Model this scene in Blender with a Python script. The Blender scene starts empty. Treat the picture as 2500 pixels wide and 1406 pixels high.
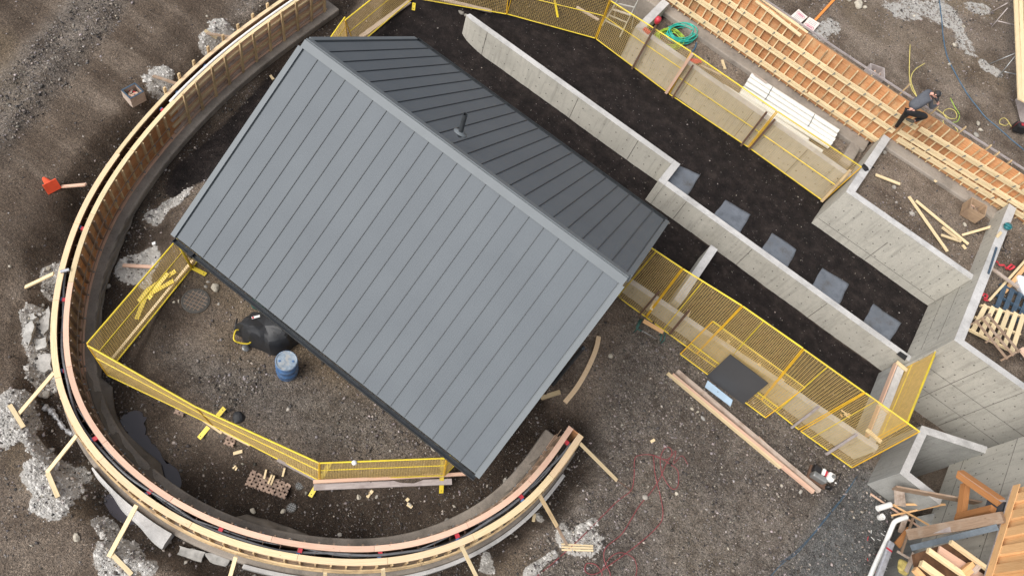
import bpy, math, random
import numpy as np
from mathutils import Vector, Matrix

# ------------------------------------------------------------------ camera, world, sun, exposure
scene = bpy.context.scene
random.seed(7)
RNG = np.random.default_rng(11)
FPX = 1842.39427
ANG = (0.4668578, -0.22505249, 0.61884667)
CAMZ = 20.0
ROT = (Matrix.Rotation(ANG[2], 3, 'Z') @ Matrix.Rotation(ANG[1], 3, 'Y') @ Matrix.Rotation(ANG[0], 3, 'X'))
cam_data = bpy.data.cameras.new('camera')
cam = bpy.data.objects.new('camera', cam_data)
scene.collection.objects.link(cam)
cam.matrix_world = Matrix.Translation((0, 0, CAMZ)) @ ROT.to_4x4()
cam_data.sensor_width = 36.0
cam_data.sensor_fit = 'HORIZONTAL'
cam_data.lens = 36.0 * FPX / 2500.0
cam_data.clip_end = 1000.0
scene.camera = cam
scene.render.resolution_x = 1024
scene.render.resolution_y = 575

SUN_EL, SUN_AZ = math.radians(49), math.radians(-119)     # direction towards the sun (world xy angle)
world = bpy.data.worlds.new('World')
scene.world = world
world.use_nodes = True
wn = world.node_tree
sky = wn.nodes.new('ShaderNodeTexSky')
sky.sky_type = 'NISHITA'
sky.sun_disc = False
sky.sun_elevation = SUN_EL
sky.sun_rotation = math.pi / 2 - SUN_AZ
sky.air_density = 1.0
sky.dust_density = 3.0
sky.ozone_density = 0.6
wmix = wn.nodes.new('ShaderNodeHueSaturation')
wmix.inputs['Saturation'].default_value = 0.35
wn.links.new(sky.outputs[0], wmix.inputs['Color'])
wn.links.new(wmix.outputs[0], wn.nodes['Background'].inputs[0])
wn.nodes['Background'].inputs[1].default_value = 0.115
sun_d = bpy.data.lights.new('sun', 'SUN')
sun_d.energy = 1.9
sun_d.angle = math.radians(44)
sun_d.color = (1.0, 0.965, 0.91)
sun = bpy.data.objects.new('sun', sun_d)
scene.collection.objects.link(sun)
sd = Vector((math.cos(SUN_EL) * math.cos(SUN_AZ), math.cos(SUN_EL) * math.sin(SUN_AZ), math.sin(SUN_EL)))
sun.rotation_euler = sd.to_track_quat('Z', 'Y').to_euler()
sun.location = (0, -10, 30)
scene.view_settings.view_transform = 'Standard'
scene.view_settings.look = 'None'
scene.view_settings.gamma = 1
scene.view_settings.use_curve_mapping = False
scene.view_settings.exposure = 0.68

# ------------------------------------------------------------------ measuring helpers (survey of the place)
def ray(u, v):
    return ROT @ Vector(((u - 1250) / FPX, -(v - 703) / FPX, -1.0))
def P(u, v, z=0.0):
    d = ray(u, v); t = (z - CAMZ) / d.z
    return Vector((d.x * t, d.y * t, z))
def PY(u, v, y):
    d = ray(u, v); t = y / d.y
    return Vector((d.x * t, y, CAMZ + d.z * t))
def PX(u, v, x):
    d = ray(u, v); t = x / d.x
    return Vector((x, d.y * t, CAMZ + d.z * t))

# ------------------------------------------------------------------ mesh builder
class MB:
    def __init__(s):
        s.v = []; s.f = []; s.m = []; s.uv = []
    def add(s, vs, fs, m=0, uvs=None):
        o = len(s.v); s.v += [tuple(a) for a in vs]
        for i, f in enumerate(fs):
            s.f.append(tuple(o + k for k in f)); s.m.append(m)
            s.uv.append(uvs[i] if uvs else [(s.v[o + k][0], s.v[o + k][1]) for k in f])
        return s
    def box8(s, c, m=0, L=None):
        # c: 4 bottom (ccw) + 4 top
        fs = [(3, 2, 1, 0), (4, 5, 6, 7), (0, 1, 5, 4), (1, 2, 6, 5), (2, 3, 7, 6), (3, 0, 4, 7)]
        return s.add(c, fs, m)
    def box(s, x0, x1, y0, y1, z0, z1, m=0):
        return s.box8([(x0, y0, z0), (x1, y0, z0), (x1, y1, z0), (x0, y1, z0), (x0, y0, z1), (x1, y0, z1), (x1, y1, z1), (x0, y1, z1)], m)
    def bar(s, p, q, w, h, up=(0, 0, 1), m=0):
        p = Vector(p); q = Vector(q); d = q - p; L = d.length
        if L < 1e-6: return s
        d /= L; up = Vector(up)
        if abs(d.dot(up)) > 0.98: up = Vector((0, 1, 0)) if abs(d.y) < 0.9 else Vector((1, 0, 0))
        sd_ = d.cross(up).normalized(); u = sd_.cross(d).normalized()
        a = sd_ * w / 2; b = u * h / 2
        c = [p - a - b, p + a - b, p + a + b, p - a + b, q - a - b, q + a - b, q + a + b, q - a + b]
        r = random.random() * 9; r2 = random.random() * 9
        fs = [(0, 3, 2, 1), (4, 5, 6, 7), (0, 1, 5, 4), (1, 2, 6, 5), (2, 3, 7, 6), (3, 0, 4, 7)]
        uv = [[(r, r2), (r, r2 + h), (r + w, r2 + h), (r + w, r2)]] * 2
        for k, ww in enumerate((w, h, w, h)):
            v0 = r2 + k * 1.7
            uv.append([(r, v0), (r, v0 + ww), (r + L, v0 + ww), (r + L, v0)])
        return s.add(c, fs, m, uv)
    def prism(s, poly, z0, z1, m=0, mtop=None):
        n = len(poly)
        if sum(poly[i][0] * poly[(i + 1) % n][1] - poly[(i + 1) % n][0] * poly[i][1] for i in range(n)) < 0: poly = poly[::-1]
        vs = [(p[0], p[1], z0) for p in poly] + [(p[0], p[1], z1) for p in poly]
        s.add(vs, [tuple(range(n - 1, -1, -1))] + [(i, (i + 1) % n, n + (i + 1) % n, n + i) for i in range(n)], m)
        s.add(vs[n:], [tuple(range(n))], m if mtop is None else mtop)
        return s
    def tube(s, pts, r, n=8, m=0, caps=True):
        pts = [Vector(p) for p in pts]
        if len(pts) < 2: return s
        rr = r if hasattr(r, '__len__') else [r] * len(pts)
        t0 = (pts[1] - pts[0]).normalized()
        ref = Vector((0, 0, 1)) if abs(t0.z) < 0.9 else Vector((1, 0, 0))
        a = t0.cross(ref).normalized()
        vs = []
        for i, p in enumerate(pts):
            t = ((pts[min(i + 1, len(pts) - 1)] - pts[max(i - 1, 0)])).normalized()
            a = (a - t * a.dot(t)).normalized(); b = t.cross(a)
            for k in range(n):
                an = 2 * math.pi * k / n
                vs.append(p + a * math.cos(an) * rr[i] + b * math.sin(an) * rr[i])
        fs = []
        for i in range(len(pts) - 1):
            for k in range(n):
                fs.append((i * n + k, i * n + (k + 1) % n, (i + 1) * n + (k + 1) % n, (i + 1) * n + k))
        if caps:
            fs.append(tuple(range(n - 1, -1, -1))); fs.append(tuple((len(pts) - 1) * n + k for k in range(n)))
        return s.add(vs, fs, m)
    def lathe(s, c, prof, n=24, m=0, axis=None):
        # prof list of (r, h) from bottom; axis optional unit vector
        c = Vector(c); ax = Vector(axis or (0, 0, 1)).normalized()
        a = ax.orthogonal().normalized(); b = ax.cross(a)
        vs = []
        for r, h in prof:
            for k in range(n):
                an = 2 * math.pi * k / n
                vs.append(c + ax * h + a * r * math.cos(an) + b * r * math.sin(an))
        fs = []
        for i in range(len(prof) - 1):
            for k in range(n):
                fs.append((i * n + k, i * n + (k + 1) % n, (i + 1) * n + (k + 1) % n, (i + 1) * n + k))
        if prof[0][0] > 1e-4: fs.append(tuple(range(n - 1, -1, -1)))
        if prof[-1][0] > 1e-4: fs.append(tuple((len(prof) - 1) * n + k for k in range(n)))
        return s.add(vs, fs, m)
    def rock(s, c, r, seed=0, flat=0.6, m=0, sub=2):
        import bmesh
        bm = bmesh.new(); bmesh.ops.create_icosphere(bm, subdivisions=sub, radius=1)
        rg = np.random.default_rng(seed); k = rg.normal(size=(5, 3)); ph = rg.random(5) * 6
        sc = Vector((rg.uniform(.8, 1.2), rg.uniform(.6, 1.0), flat)); ang = rg.random() * 6.28
        cuts = rg.normal(size=(6, 3)); cuts /= np.linalg.norm(cuts, axis=1)[:, None]
        vs = []
        for v in bm.verts:
            p = v.co.copy()
            for cu in cuts:
                d = p.dot(Vector(cu))
                if d > .72: p -= Vector(cu) * (d - .72)
            n_ = 1 + .07 * sum(math.sin(p.dot(Vector(k[i])) * 2 + ph[i]) for i in range(5))
            p = Vector((p.x * sc.x, p.y * sc.y, p.z * sc.z)) * n_ * r
            p = Vector((p.x * math.cos(ang) - p.y * math.sin(ang), p.x * math.sin(ang) + p.y * math.cos(ang), p.z))
            vs.append(Vector(c) + p)
        fs = [tuple(v.index for v in f.verts) for f in bm.faces]
        bm.free()
        return s.add(vs, fs, m)

ORG = {}
def mesh_of(name, mb, mats, smooth=False):
    a = np.array(mb.v, dtype=float)
    o = Vector(((a[:, 0].min() + a[:, 0].max()) / 2, (a[:, 1].min() + a[:, 1].max()) / 2, a[:, 2].min()))
    me = bpy.data.meshes.new(name)
    me.from_pydata([tuple(p) for p in (a - np.array(o))], [], mb.f)
    if not isinstance(mats, (list, tuple)): mats = [mats]
    for m in mats: me.materials.append(m)
    me.polygons.foreach_set('material_index', mb.m)
    uvl = me.uv_layers.new(name='uv')
    flat = [c for f in mb.uv for p in f for c in p]
    uvl.data.foreach_set('uv', flat)
    if smooth: me.polygons.foreach_set('use_smooth', [True] * len(me.polygons))
    me.update()
    return me, o
def obj(name, mb, mats, parent=None, smooth=False, label=None, kind=None, auto=None):
    me, o = mesh_of(name, mb, mats, smooth)
    ob = bpy.data.objects.new(name, me)
    scene.collection.objects.link(ob)
    if parent is not None:
        ob.parent = parent; ob.location = o - ORG[parent.name]
    else: ob.location = o
    ORG[ob.name] = o
    if label: ob['label'] = label
    if kind: ob['kind'] = kind
    if auto:
        try: me.set_sharp_from_angle(angle=math.radians(auto))
        except Exception: pass
    return ob
def thing(name, loc, label, cat, group=None):
    o = bpy.data.objects.new(name, None); scene.collection.objects.link(o)
    o.empty_display_size = 0.2
    o.location = loc; ORG[o.name] = Vector(loc)
    o['label'] = label; o['category'] = cat
    if group: o['group'] = group
    return o
def solo(name, mb, mats, label, cat, group=None, smooth=False, auto=None):
    o = obj(name, mb, mats, None, smooth, label, auto=auto)
    o['category'] = cat
    if group: o['group'] = group
    return o
def bevel(o, w=0.01, seg=2):
    m = o.modifiers.new('bevel', 'BEVEL'); m.width = w; m.segments = seg; m.limit_method = 'ANGLE'
    return o

# ------------------------------------------------------------------ materials
def nmat(name, rough=0.7, metal=0.0, spec=0.5):
    m = bpy.data.materials.new(name); m.use_nodes = True
    b = m.node_tree.nodes['Principled BSDF']
    b.inputs['Roughness'].default_value = rough; b.inputs['Metallic'].default_value = metal
    b.inputs['Specular IOR Level'].default_value = spec
    return m, m.node_tree, b
def nd(nt, t, **kw):
    n = nt.nodes.new(t)
    for k, v in kw.items():
        if k in n.inputs: n.inputs[k].default_value = v
        else: setattr(n, k, v)
    return n
def ramp(nt, fac, stops):
    r = nt.nodes.new('ShaderNodeValToRGB')
    while len(r.color_ramp.elements) < len(stops): r.color_ramp.elements.new(0.5)
    for e, (p, c) in zip(r.color_ramp.elements, stops):
        e.position = p; e.color = tuple(c) + (1,) if len(c) == 3 else c
    nt.links.new(fac, r.inputs[0]); return r.outputs[0]
def mix(nt, f, a, b, bt='MIX'):
    n = nt.nodes.new('ShaderNodeMix'); n.data_type = 'RGBA'; n.blend_type = bt
    if isinstance(f, (int, float)): n.inputs[0].default_value = f
    else: nt.links.new(f, n.inputs[0])
    for i, x in ((6, a), (7, b)):
        if isinstance(x, tuple): n.inputs[i].default_value = x if len(x) == 4 else x + (1,)
        else: nt.links.new(x, n.inputs[i])
    return n.outputs[2]
def mth(nt, op, a, b=None):
    n = nt.nodes.new('ShaderNodeMath'); n.operation = op
    for i, x in ((0, a), (1, b)):
        if x is None: continue
        if isinstance(x, (int, float)): n.inputs[i].default_value = x
        else: nt.links.new(x, n.inputs[i])
    return n.outputs[0]
def wpos(nt, sc=(1, 1, 1)):
    g = nt.nodes.new('ShaderNodeNewGeometry'); mp = nt.nodes.new('ShaderNodeMapping')
    mp.inputs['Scale'].default_value = sc
    nt.links.new(g.outputs['Position'], mp.inputs[0]); return mp.outputs[0]
def noise(nt, vec, scale, detail=4, rough=0.6):
    n = nd(nt, 'ShaderNodeTexNoise', Scale=scale, Detail=detail, Roughness=rough)
    if vec is not None: nt.links.new(vec, n.inputs['Vector'])
    return n.outputs[0]
def bump(nt, b, h, strength=0.3, dist=0.02, normal=None):
    n = nt.nodes.new('ShaderNodeBump'); n.inputs['Strength'].default_value = strength; n.inputs['Distance'].default_value = dist
    nt.links.new(h, n.inputs['Height'])
    if normal is not None: nt.links.new(normal, n.inputs['Normal'])
    nt.links.new(n.outputs[0], b.inputs['Normal']); return n.outputs[0]
def simple(name, col, rough=0.7, metal=0.0, var=0.25, scale=6, bmp=0.15, dirt=None, objvar=0.0, spec=0.5):
    m, nt, b = nmat(name, rough, metal, spec)
    p = wpos(nt)
    n = noise(nt, p, scale, 5, 0.65)
    lo = tuple(c * (1 - var) for c in col); hi = tuple(min(1, c * (1 + var)) for c in col)
    c = ramp(nt, n, [(0.3, lo), (0.7, hi)])
    if dirt:
        n2 = noise(nt, p, scale * 0.5, 6, 0.75)
        c = mix(nt, ramp(nt, n2, [(0.5, (0, 0, 0)), (0.68, (1, 1, 1))]), c, dirt)
    if objvar:
        oi = nt.nodes.new('ShaderNodeObjectInfo')
        hs = nt.nodes.new('ShaderNodeHueSaturation')
        nt.links.new(c, hs.inputs['Color'])
        nt.links.new(mth(nt, 'ADD', mth(nt, 'MULTIPLY', oi.outputs['Random'], 2 * objvar), 1 - objvar), hs.inputs['Value'])
        c = hs.outputs[0]
    nt.links.new(c, b.inputs['Base Color'])
    if bmp: bump(nt, b, noise(nt, p, scale * 8, 4), bmp, 0.01)
    return m
def wood(name, c1, c2, rough=0.75, knots=True, grain=1.0, stain=None, objvar=0.14):
    m, nt, b = nmat(name, rough)
    uv = nt.nodes.new('ShaderNodeUVMap')
    mp = nt.nodes.new('ShaderNodeMapping'); mp.inputs['Scale'].default_value = (1.2, 22, 1)
    nt.links.new(uv.outputs[0], mp.inputs[0])
    n = noise(nt, mp.outputs[0], 2.0 * grain, 6, 0.65)
    c = ramp(nt, n, [(0.3, c1), (0.66, c2)])
    if knots:
        mp2 = nt.nodes.new('ShaderNodeMapping'); mp2.inputs['Scale'].default_value = (2.2, 7, 1)
        nt.links.new(uv.outputs[0], mp2.inputs[0])
        vo = nd(nt, 'ShaderNodeTexVoronoi', Scale=1.3); nt.links.new(mp2.outputs[0], vo.inputs['Vector'])
        k = ramp(nt, vo.outputs['Distance'], [(0.03, (1, 1, 1)), (0.10, (0, 0, 0))])
        c = mix(nt, mth(nt, 'MULTIPLY', k, 0.7), c, tuple(x * 0.32 for x in c1))
    if stain:
        n3 = noise(nt, wpos(nt), 2.3, 6, 0.7)
        c = mix(nt, ramp(nt, n3, [(0.48, (0, 0, 0)), (0.66, (.8, .8, .8))]), c, stain)
    oi = nt.nodes.new('ShaderNodeObjectInfo'); hs = nt.nodes.new('ShaderNodeHueSaturation')
    nt.links.new(c, hs.inputs['Color'])
    nt.links.new(mth(nt, 'ADD', mth(nt, 'MULTIPLY', oi.outputs['Random'], 2 * objvar), 1 - objvar), hs.inputs['Value'])
    nt.links.new(hs.outputs[0], b.inputs['Base Color'])
    bump(nt, b, n, 0.25, 0.004)
    return m
def concrete(name, col, mott=0.14, streak=True, rough=0.85, dark=(0.16, 0.15, 0.135)):
    m, nt, b = nmat(name, rough)
    p = wpos(nt)
    n = noise(nt, p, 1.1, 7, 0.68)
    c = ramp(nt, n, [(0.28, tuple(x * (1 - mott) for x in col)), (0.72, tuple(x * (1 + mott) for x in col))])
    if streak:
        ps = wpos(nt, (5.5, 5.5, 0.45))
        n2 = noise(nt, ps, 1.6, 5, 0.6)
        c = mix(nt, ramp(nt, n2, [(0.50, (0, 0, 0)), (0.74, (.75, .75, .75))]), c, tuple(x * 0.60 for x in col))
    n4 = noise(nt, wpos(nt, (1, 1, 1)), 7.5, 6, 0.75)
    c = mix(nt, ramp(nt, n4, [(0.57, (0, 0, 0)), (0.70, (.6, .6, .6))]), c, dark)
    n5 = noise(nt, p, 0.55, 6, 0.7)
    c = mix(nt, ramp(nt, n5, [(0.5, (0, 0, 0)), (0.72, (.45, .45, .45))]), c, tuple(x * .55 for x in col))
    n3 = noise(nt, p, 60, 3, 0.6)
    c = mix(nt, 0.18, c, ramp(nt, n3, [(0.35, (.05, .05, .05)), (0.65, (.9, .9, .88))]), 'OVERLAY')
    nt.links.new(c, b.inputs['Base Color'])
    bump(nt, b, noise(nt, p, 35, 5), 0.25, 0.008)
    return m

M = {}
M['concrete'] = concrete('cast_concrete', (0.45, 0.43, 0.38), .2)
M['concrete_top'] = concrete('trowelled_concrete', (0.47, 0.46, 0.45), 0.38, False, dark=(0.20, 0.19, 0.185))
M['concrete_grey'] = concrete('grey_concrete', (0.34, 0.34, 0.325), 0.3)
M['footing'] = concrete('footing_concrete', (0.27, 0.235, 0.20), 0.5, False, dark=(0.09, 0.068, 0.05))
M['lumber'] = wood('new_lumber', (0.60, 0.45, 0.24), (0.76, 0.62, 0.40))
M['lumber_top'] = wood('form_top_board', (0.62, 0.44, 0.26), (0.74, 0.56, 0.37), stain=(0.70, 0.52, 0.30))
M['pinkwood'] = wood('pink_form_board', (0.60, 0.37, 0.26), (0.72, 0.48, 0.36), stain=(0.62, 0.45, 0.33))
M['stud'] = wood('form_stud', (0.48, 0.33, 0.17), (0.66, 0.50, 0.29), stain=(0.26, 0.17, 0.10))
M['plywood'] = wood('form_plywood', (0.36, 0.155, 0.062), (0.55, 0.275, 0.125), grain=0.5, stain=(0.56, 0.36, 0.19), objvar=0.22)
M['oldply'] = wood('old_plywood', (0.30, 0.20, 0.125), (0.44, 0.31, 0.20), grain=0.6, stain=(0.24, 0.16, 0.105), objvar=0.2)
M['brownwood'] = wood('muddy_wood', (0.19, 0.125, 0.08), (0.32, 0.22, 0.15), stain=(0.34, 0.27, 0.21))
M['weathered'] = wood('weathered_wood', (0.36, 0.28, 0.23), (0.54, 0.45, 0.38), stain=(0.27, 0.19, 0.14))
M['greywood'] = wood('grey_wood', (0.30, 0.26, 0.25), (0.44, 0.39, 0.375), stain=(0.24, 0.2, 0.19))
M['glulam'] = wood('stained_timber', (0.33, 0.135, 0.045), (0.46, 0.21, 0.075), knots=False)
M['cedar'] = wood('cedar_board', (0.60, 0.33, 0.14), (0.76, 0.48, 0.24))
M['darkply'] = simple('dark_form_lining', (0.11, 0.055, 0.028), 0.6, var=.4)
M['yellow'] = simple('yellow_paint', (0.76, 0.58, 0.04), 0.5, 0.0, 0.14, 5, 0.05, objvar=.14, dirt=(0.50, 0.36, 0.07))
M['orangeyellow'] = simple('orange_yellow_paint', (0.74, 0.44, 0.03), 0.45, var=.12)
M['wire'] = simple('yellow_wire', (0.60, 0.42, 0.15), 0.5, var=.15)
M['metalroof'], _nt, _b = nmat('grey_metal_roof', 0.55, 0.0, 0.35)
def _roof(nt, b):
    p = wpos(nt)
    n = noise(nt, p, 0.7, 5, 0.6)
    c = ramp(nt, n, [(0.3, (0.088, 0.102, 0.117)), (0.7, (0.101, 0.116, 0.131))])
    n2 = noise(nt, p, 90, 2)
    c = mix(nt, 0.10, c, ramp(nt, n2, [(0.3, (0, 0, 0)), (0.7, (1, 1, 1))]), 'OVERLAY')
    oi = nt.nodes.new('ShaderNodeObjectInfo'); hs = nt.nodes.new('ShaderNodeHueSaturation')
    nt.links.new(c, hs.inputs['Color']); nt.links.new(mth(nt, 'ADD', mth(nt, 'MULTIPLY', oi.outputs['Random'], .06), .97), hs.inputs['Value'])
    nt.links.new(hs.outputs[0], b.inputs['Base Color'])
    w = nd(nt, 'ShaderNodeTexWave', Scale=5.2, Distortion=0.0); w.bands_direction = 'X'
    nt.links.new(p, w.inputs['Vector'])
    n1 = bump(nt, b, w.outputs[1], 0.10, 0.004)
    bump(nt, b, noise(nt, wpos(nt, (6, 1, 1)), 2.0, 3), 0.12, 0.01, n1)
_roof(_nt, _b)
M['rooftrim'] = simple('grey_roof_trim', (0.122, 0.138, 0.150), 0.55, 0.0, 0.06, 2, 0.03)
M['seam'] = simple('dark_roof_seam', (0.035, 0.043, 0.052), 0.5, 0.0, 0.1)
M['gutter'] = simple('black_gutter', (0.045, 0.05, 0.055), 0.4, 0.2)
M['black'] = simple('black_rubber', (0.018, 0.018, 0.02), 0.45, var=.3)
M['blackcloth'] = simple('black_cover', (0.022, 0.023, 0.026), 0.55, var=.3, scale=3, bmp=.3)
M['pipeblack'] = simple('black_conduit', (0.13, 0.133, 0.14), 0.25, var=.2)
M['white'] = simple('white_plastic', (0.80, 0.80, 0.78), 0.4, var=.06)
M['foam'] = simple('white_pipe', (0.66, 0.655, 0.61), 0.45, var=.05, scale=2)
M['red'] = simple('red_plastic', (0.48, 0.035, 0.05), 0.45, var=.2)
M['coneorange'] = simple('orange_cone', (0.85, 0.10, 0.04), 0.4, var=.12, scale=4, dirt=None)
M['orange'] = simple('orange_paint', (0.78, 0.26, 0.05), 0.5, var=.1)
M['blue'] = simple('blue_plastic', (0.07, 0.16, 0.34), 0.45, var=.3, scale=8, dirt=(0.15, 0.16, 0.17))
M['drumtop'] = simple('drum_lid', (0.24, 0.30, 0.37), 0.6, var=.4, scale=9, dirt=(0.38, 0.34, 0.28))
M['navy'] = simple('blue_steel', (0.045, 0.075, 0.11), 0.5, var=.3)
M['green'] = simple('green_hose', (0.03, 0.42, 0.33), 0.4, var=.2)
M['lime'] = simple('lime_hose', (0.35, 0.52, 0.06), 0.4, var=.2)
M['teal'] = simple('teal_tool', (0.02, 0.17, 0.19), 0.4, var=.3)
M['darkgreen'] = simple('dark_green_steel', (0.03, 0.10, 0.085), 0.45, var=.3)
M['redhose'] = simple('red_air_hose', (0.24, 0.055, 0.06), 0.5, var=.2)
M['bluehose'] = simple('blue_hose', (0.055, 0.115, 0.18), 0.45, var=.2)
M['yellowcord'] = simple('yellow_cord', (0.62, 0.52, 0.16), 0.5, var=.15)
M['steel'] = simple('dull_steel', (0.30, 0.31, 0.31), 0.4, 0.6, .25)
M['tiehole'] = simple('tie_hole_plug', (0.10, 0.095, 0.085), 0.8, var=.3)
M['jointline'] = simple('joint_line', (0.19, 0.18, 0.16), 0.85, var=.2)
M['mat'] = simple('grey_mat', (0.125, 0.14, 0.165), 0.8, 0.0, .3, 3.5, .5, dirt=(0.07, 0.068, 0.068))
M['darksheet'] = simple('charcoal_sheet', (0.052, 0.052, 0.055), 0.55, var=.08, scale=1.5, bmp=.04)
M['bluefoam'] = simple('pale_blue_board', (0.42, 0.56, 0.70), 0.4, var=.12, scale=3, bmp=.04)
M['brownsteel'] = simple('rusty_bar', (0.13, 0.075, 0.05), 0.7, var=.35, scale=12)
M['fabric'] = simple('grey_geotextile', (0.165, 0.14, 0.115), 0.85, var=.4, scale=2.5, bmp=.5, dirt=(0.105, 0.085, 0.065))
M['paver'] = simple('brown_block', (0.27, 0.19, 0.145), 0.8, var=.3, scale=9, objvar=.25)
M['stone'] = simple('field_stone', (0.27, 0.25, 0.22), 0.85, var=.35, scale=9, bmp=.4, objvar=.25)
M['palestone'] = simple('pale_stone', (0.42, 0.38, 0.31), 0.85, var=.3, scale=9, bmp=.4, objvar=.15)
M['rubble'] = simple('broken_concrete', (0.38, 0.37, 0.35), 0.9, var=.35, scale=5, bmp=.5, objvar=.15)
M['iron'] = simple('cast_iron_cover', (0.085, 0.078, 0.07), 0.6, .3, .4, 14, .3)
M['redblack'] = simple('dark_red_case', (0.09, 0.012, 0.015), 0.4, var=.3)
M['foil'] = simple('silver_wrap', (0.55, 0.56, 0.60), 0.3, .5, .2, 9, .5)
M['flash'] = simple('grey_flashing', (0.16, 0.19, 0.22), 0.35, .5, .2)
M['charcoal'] = simple('charcoal_flashing', (0.05, 0.055, 0.065), 0.5, .1, .2)
M['signface'] = simple('sign_board', (0.80, 0.70, 0.62), 0.6, var=.06)
M['signink'] = simple('sign_grey_print', (0.30, 0.36, 0.42), 0.6, var=.2)
M['signred'] = simple('sign_red_print', (0.50, 0.10, 0.20), 0.6, var=.2)
M['skin'] = simple('skin', (0.56, 0.31, 0.24), 0.55, var=.06, spec=.4)
M['sweater'] = simple('grey_sweater', (0.085, 0.09, 0.105), 0.85, var=.15, scale=20, bmp=.3)
M['trousers'] = simple('black_trousers', (0.014, 0.014, 0.016), 0.8, var=.3)
M['boots'] = simple('muddy_boots', (0.10, 0.09, 0.07), 0.8, var=.3, scale=14)
M['cap'] = simple('black_cap', (0.02, 0.02, 0.022), 0.7, var=.2)
M['hair'] = simple('dark_hair', (0.03, 0.02, 0.015), 0.7, var=.3)
M['siding'] = simple('tan_siding', (0.30, 0.26, 0.21), 0.8, var=.1)
M['bagwhite'] = simple('white_bag', (0.75, 0.76, 0.80), 0.6, var=.1, bmp=.5)
M['insul'] = simple('yellow_insulation', (0.45, 0.36, 0.12), 0.9, var=.4, scale=12)
M['aluminium'] = simple('pale_aluminium', (0.66, 0.66, 0.62), 0.35, .4, .15)
M['plasticfilm'] = simple('clear_plastic_film', (0.36, 0.36, 0.37), 0.25, 0.1, .4, 9, .6)
# ------------------------------------------------------------------ levels of the place
F = 0.75           # floor of the long walkway with the mats
W1Y, W2Y = 17.90, 16.97
W4Y, W11Y = 19.76, 20.97
FY = 23.38         # face plane of the long formwork
W6X = 8.97
def fy(x): return FY + 0.03 * max(0.0, x - 3.0)

# ring path: outer top edge of the curved formwork, surveyed at z = .85
ZT, ZB = 0.85, -0.32
_rp = [(790, -72), (715, -22), (640, 27), (570, 77), (500, 130), (435, 194), (372, 258), (315, 322), (262, 393), (222, 450), (190, 510), (165, 570), (143, 640), (126, 715), (117, 790),
       (117, 860), (126, 925), (146, 990), (174, 1048), (212, 1104), (265, 1162), (332, 1218), (400, 1264), (478, 1304), (556, 1334), (640, 1357), (720, 1372), (800, 1382),
       (880, 1386), (960, 1382), (1030, 1370), (1105, 1347), (1180, 1315), (1250, 1275), (1318, 1222), (1375, 1160), (1425, 1066)]
_w = np.array([tuple(P(u, v, ZT))[:2] for u, v in _rp])
for _ in range(3):
    _w[1:-1] = _w[1:-1] * .5 + (_w[:-2] + _w[2:]) * .25
def catmull(pts, n=14):
    out = []
    pp = [2 * pts[0] - pts[1]] + list(pts) + [2 * pts[-1] - pts[-2]]
    for i in range(1, len(pp) - 2):
        a, b, c, d = pp[i - 1], pp[i], pp[i + 1], pp[i + 2]
        for k in range(n):
            t = k / n
            out.append(.5 * ((2 * b) + (-a + c) * t + (2 * a - 5 * b + 4 * c - d) * t * t + (-a + 3 * b - 3 * c + d) * t ** 3))
    out.append(pts[-1]); return np.array(out)
RP = catmull(_w)
RS = np.concatenate([[0], np.cumsum(np.hypot(*(RP[1:] - RP[:-1]).T))])
RLEN = RS[-1]
_t = np.gradient(RP, axis=0); _t /= np.hypot(*_t.T)[:, None]
_n = np.stack([-_t[:, 1], _t[:, 0]], 1)
if (_n[200] @ (np.array([-5.6, 7.9]) - RP[200])) < 0: _n = -_n
def rpt(s, off=0.0, z=0.0):
    x = np.interp(s, RS, RP[:, 0]); y = np.interp(s, RS, RP[:, 1])
    if off > 0: off *= float(np.interp(s, [RLEN * .15, RLEN * .42, RLEN * .72, RLEN], [1.0, .93, 1.0, 1.17]))
    nx = np.interp(s, RS, _n[:, 0]); ny = np.interp(s, RS, _n[:, 1]); L = math.hypot(nx, ny)
    return Vector((x + nx / L * off, y + ny / L * off, z))
def rs_of(u, v, z=ZT):
    p = P(u, v, z); return float(RS[np.argmin((RP[:, 0] - p.x) ** 2 + (RP[:, 1] - p.y) ** 2)])

# ------------------------------------------------------------------ ground heightfield
def axis(lo, hi, step, far):
    mid = np.arange(lo, hi + 1e-6, step)
    g = [step]; 
    while sum(g) < far: g.append(g[-1] * 1.45)
    c = np.cumsum(g)
    return np.concatenate([(lo - c)[::-1], mid, hi + c])
GX = axis(-22.5, 17.0, 0.085, 160); GY = axis(-4.5, 43.0, 0.085, 160)
X, Y = np.meshgrid(GX, GY)
def vnoise(x, y, scale, seed, oct=4, pers=.5):
    out = np.zeros_like(x); amp = 1; tot = 0
    for o in range(oct):
        rg = np.random.default_rng(seed + o); T = rg.random((256, 256))
        fx = (x * scale * 2 ** o) % 256; fyy = (y * scale * 2 ** o) % 256
        ix = np.floor(fx).astype(int); iy = np.floor(fyy).astype(int); tx = fx - ix; ty = fyy - iy
        tx = tx * tx * (3 - 2 * tx); ty = ty * ty * (3 - 2 * ty)
        a = T[iy % 256, ix % 256]; b = T[iy % 256, (ix + 1) % 256]; c = T[(iy + 1) % 256, ix % 256]; d = T[(iy + 1) % 256, (ix + 1) % 256]
        out += amp * ((a * (1 - tx) + b * tx) * (1 - ty) + (c * (1 - tx) + d * tx) * ty); tot += amp; amp *= pers
    return out / tot - .5
def inpoly(x, y, poly):
    r = np.zeros(x.shape, bool); n = len(poly)
    for i in range(n):
        x0, y0 = poly[i]; x1, y1 = poly[(i + 1) % n]
        if y0 == y1: continue
        c = ((y0 > y) != (y1 > y)) & (x < (x1 - x0) * (y - y0) / (y1 - y0) + x0)
        r ^= c
    return r
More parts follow.
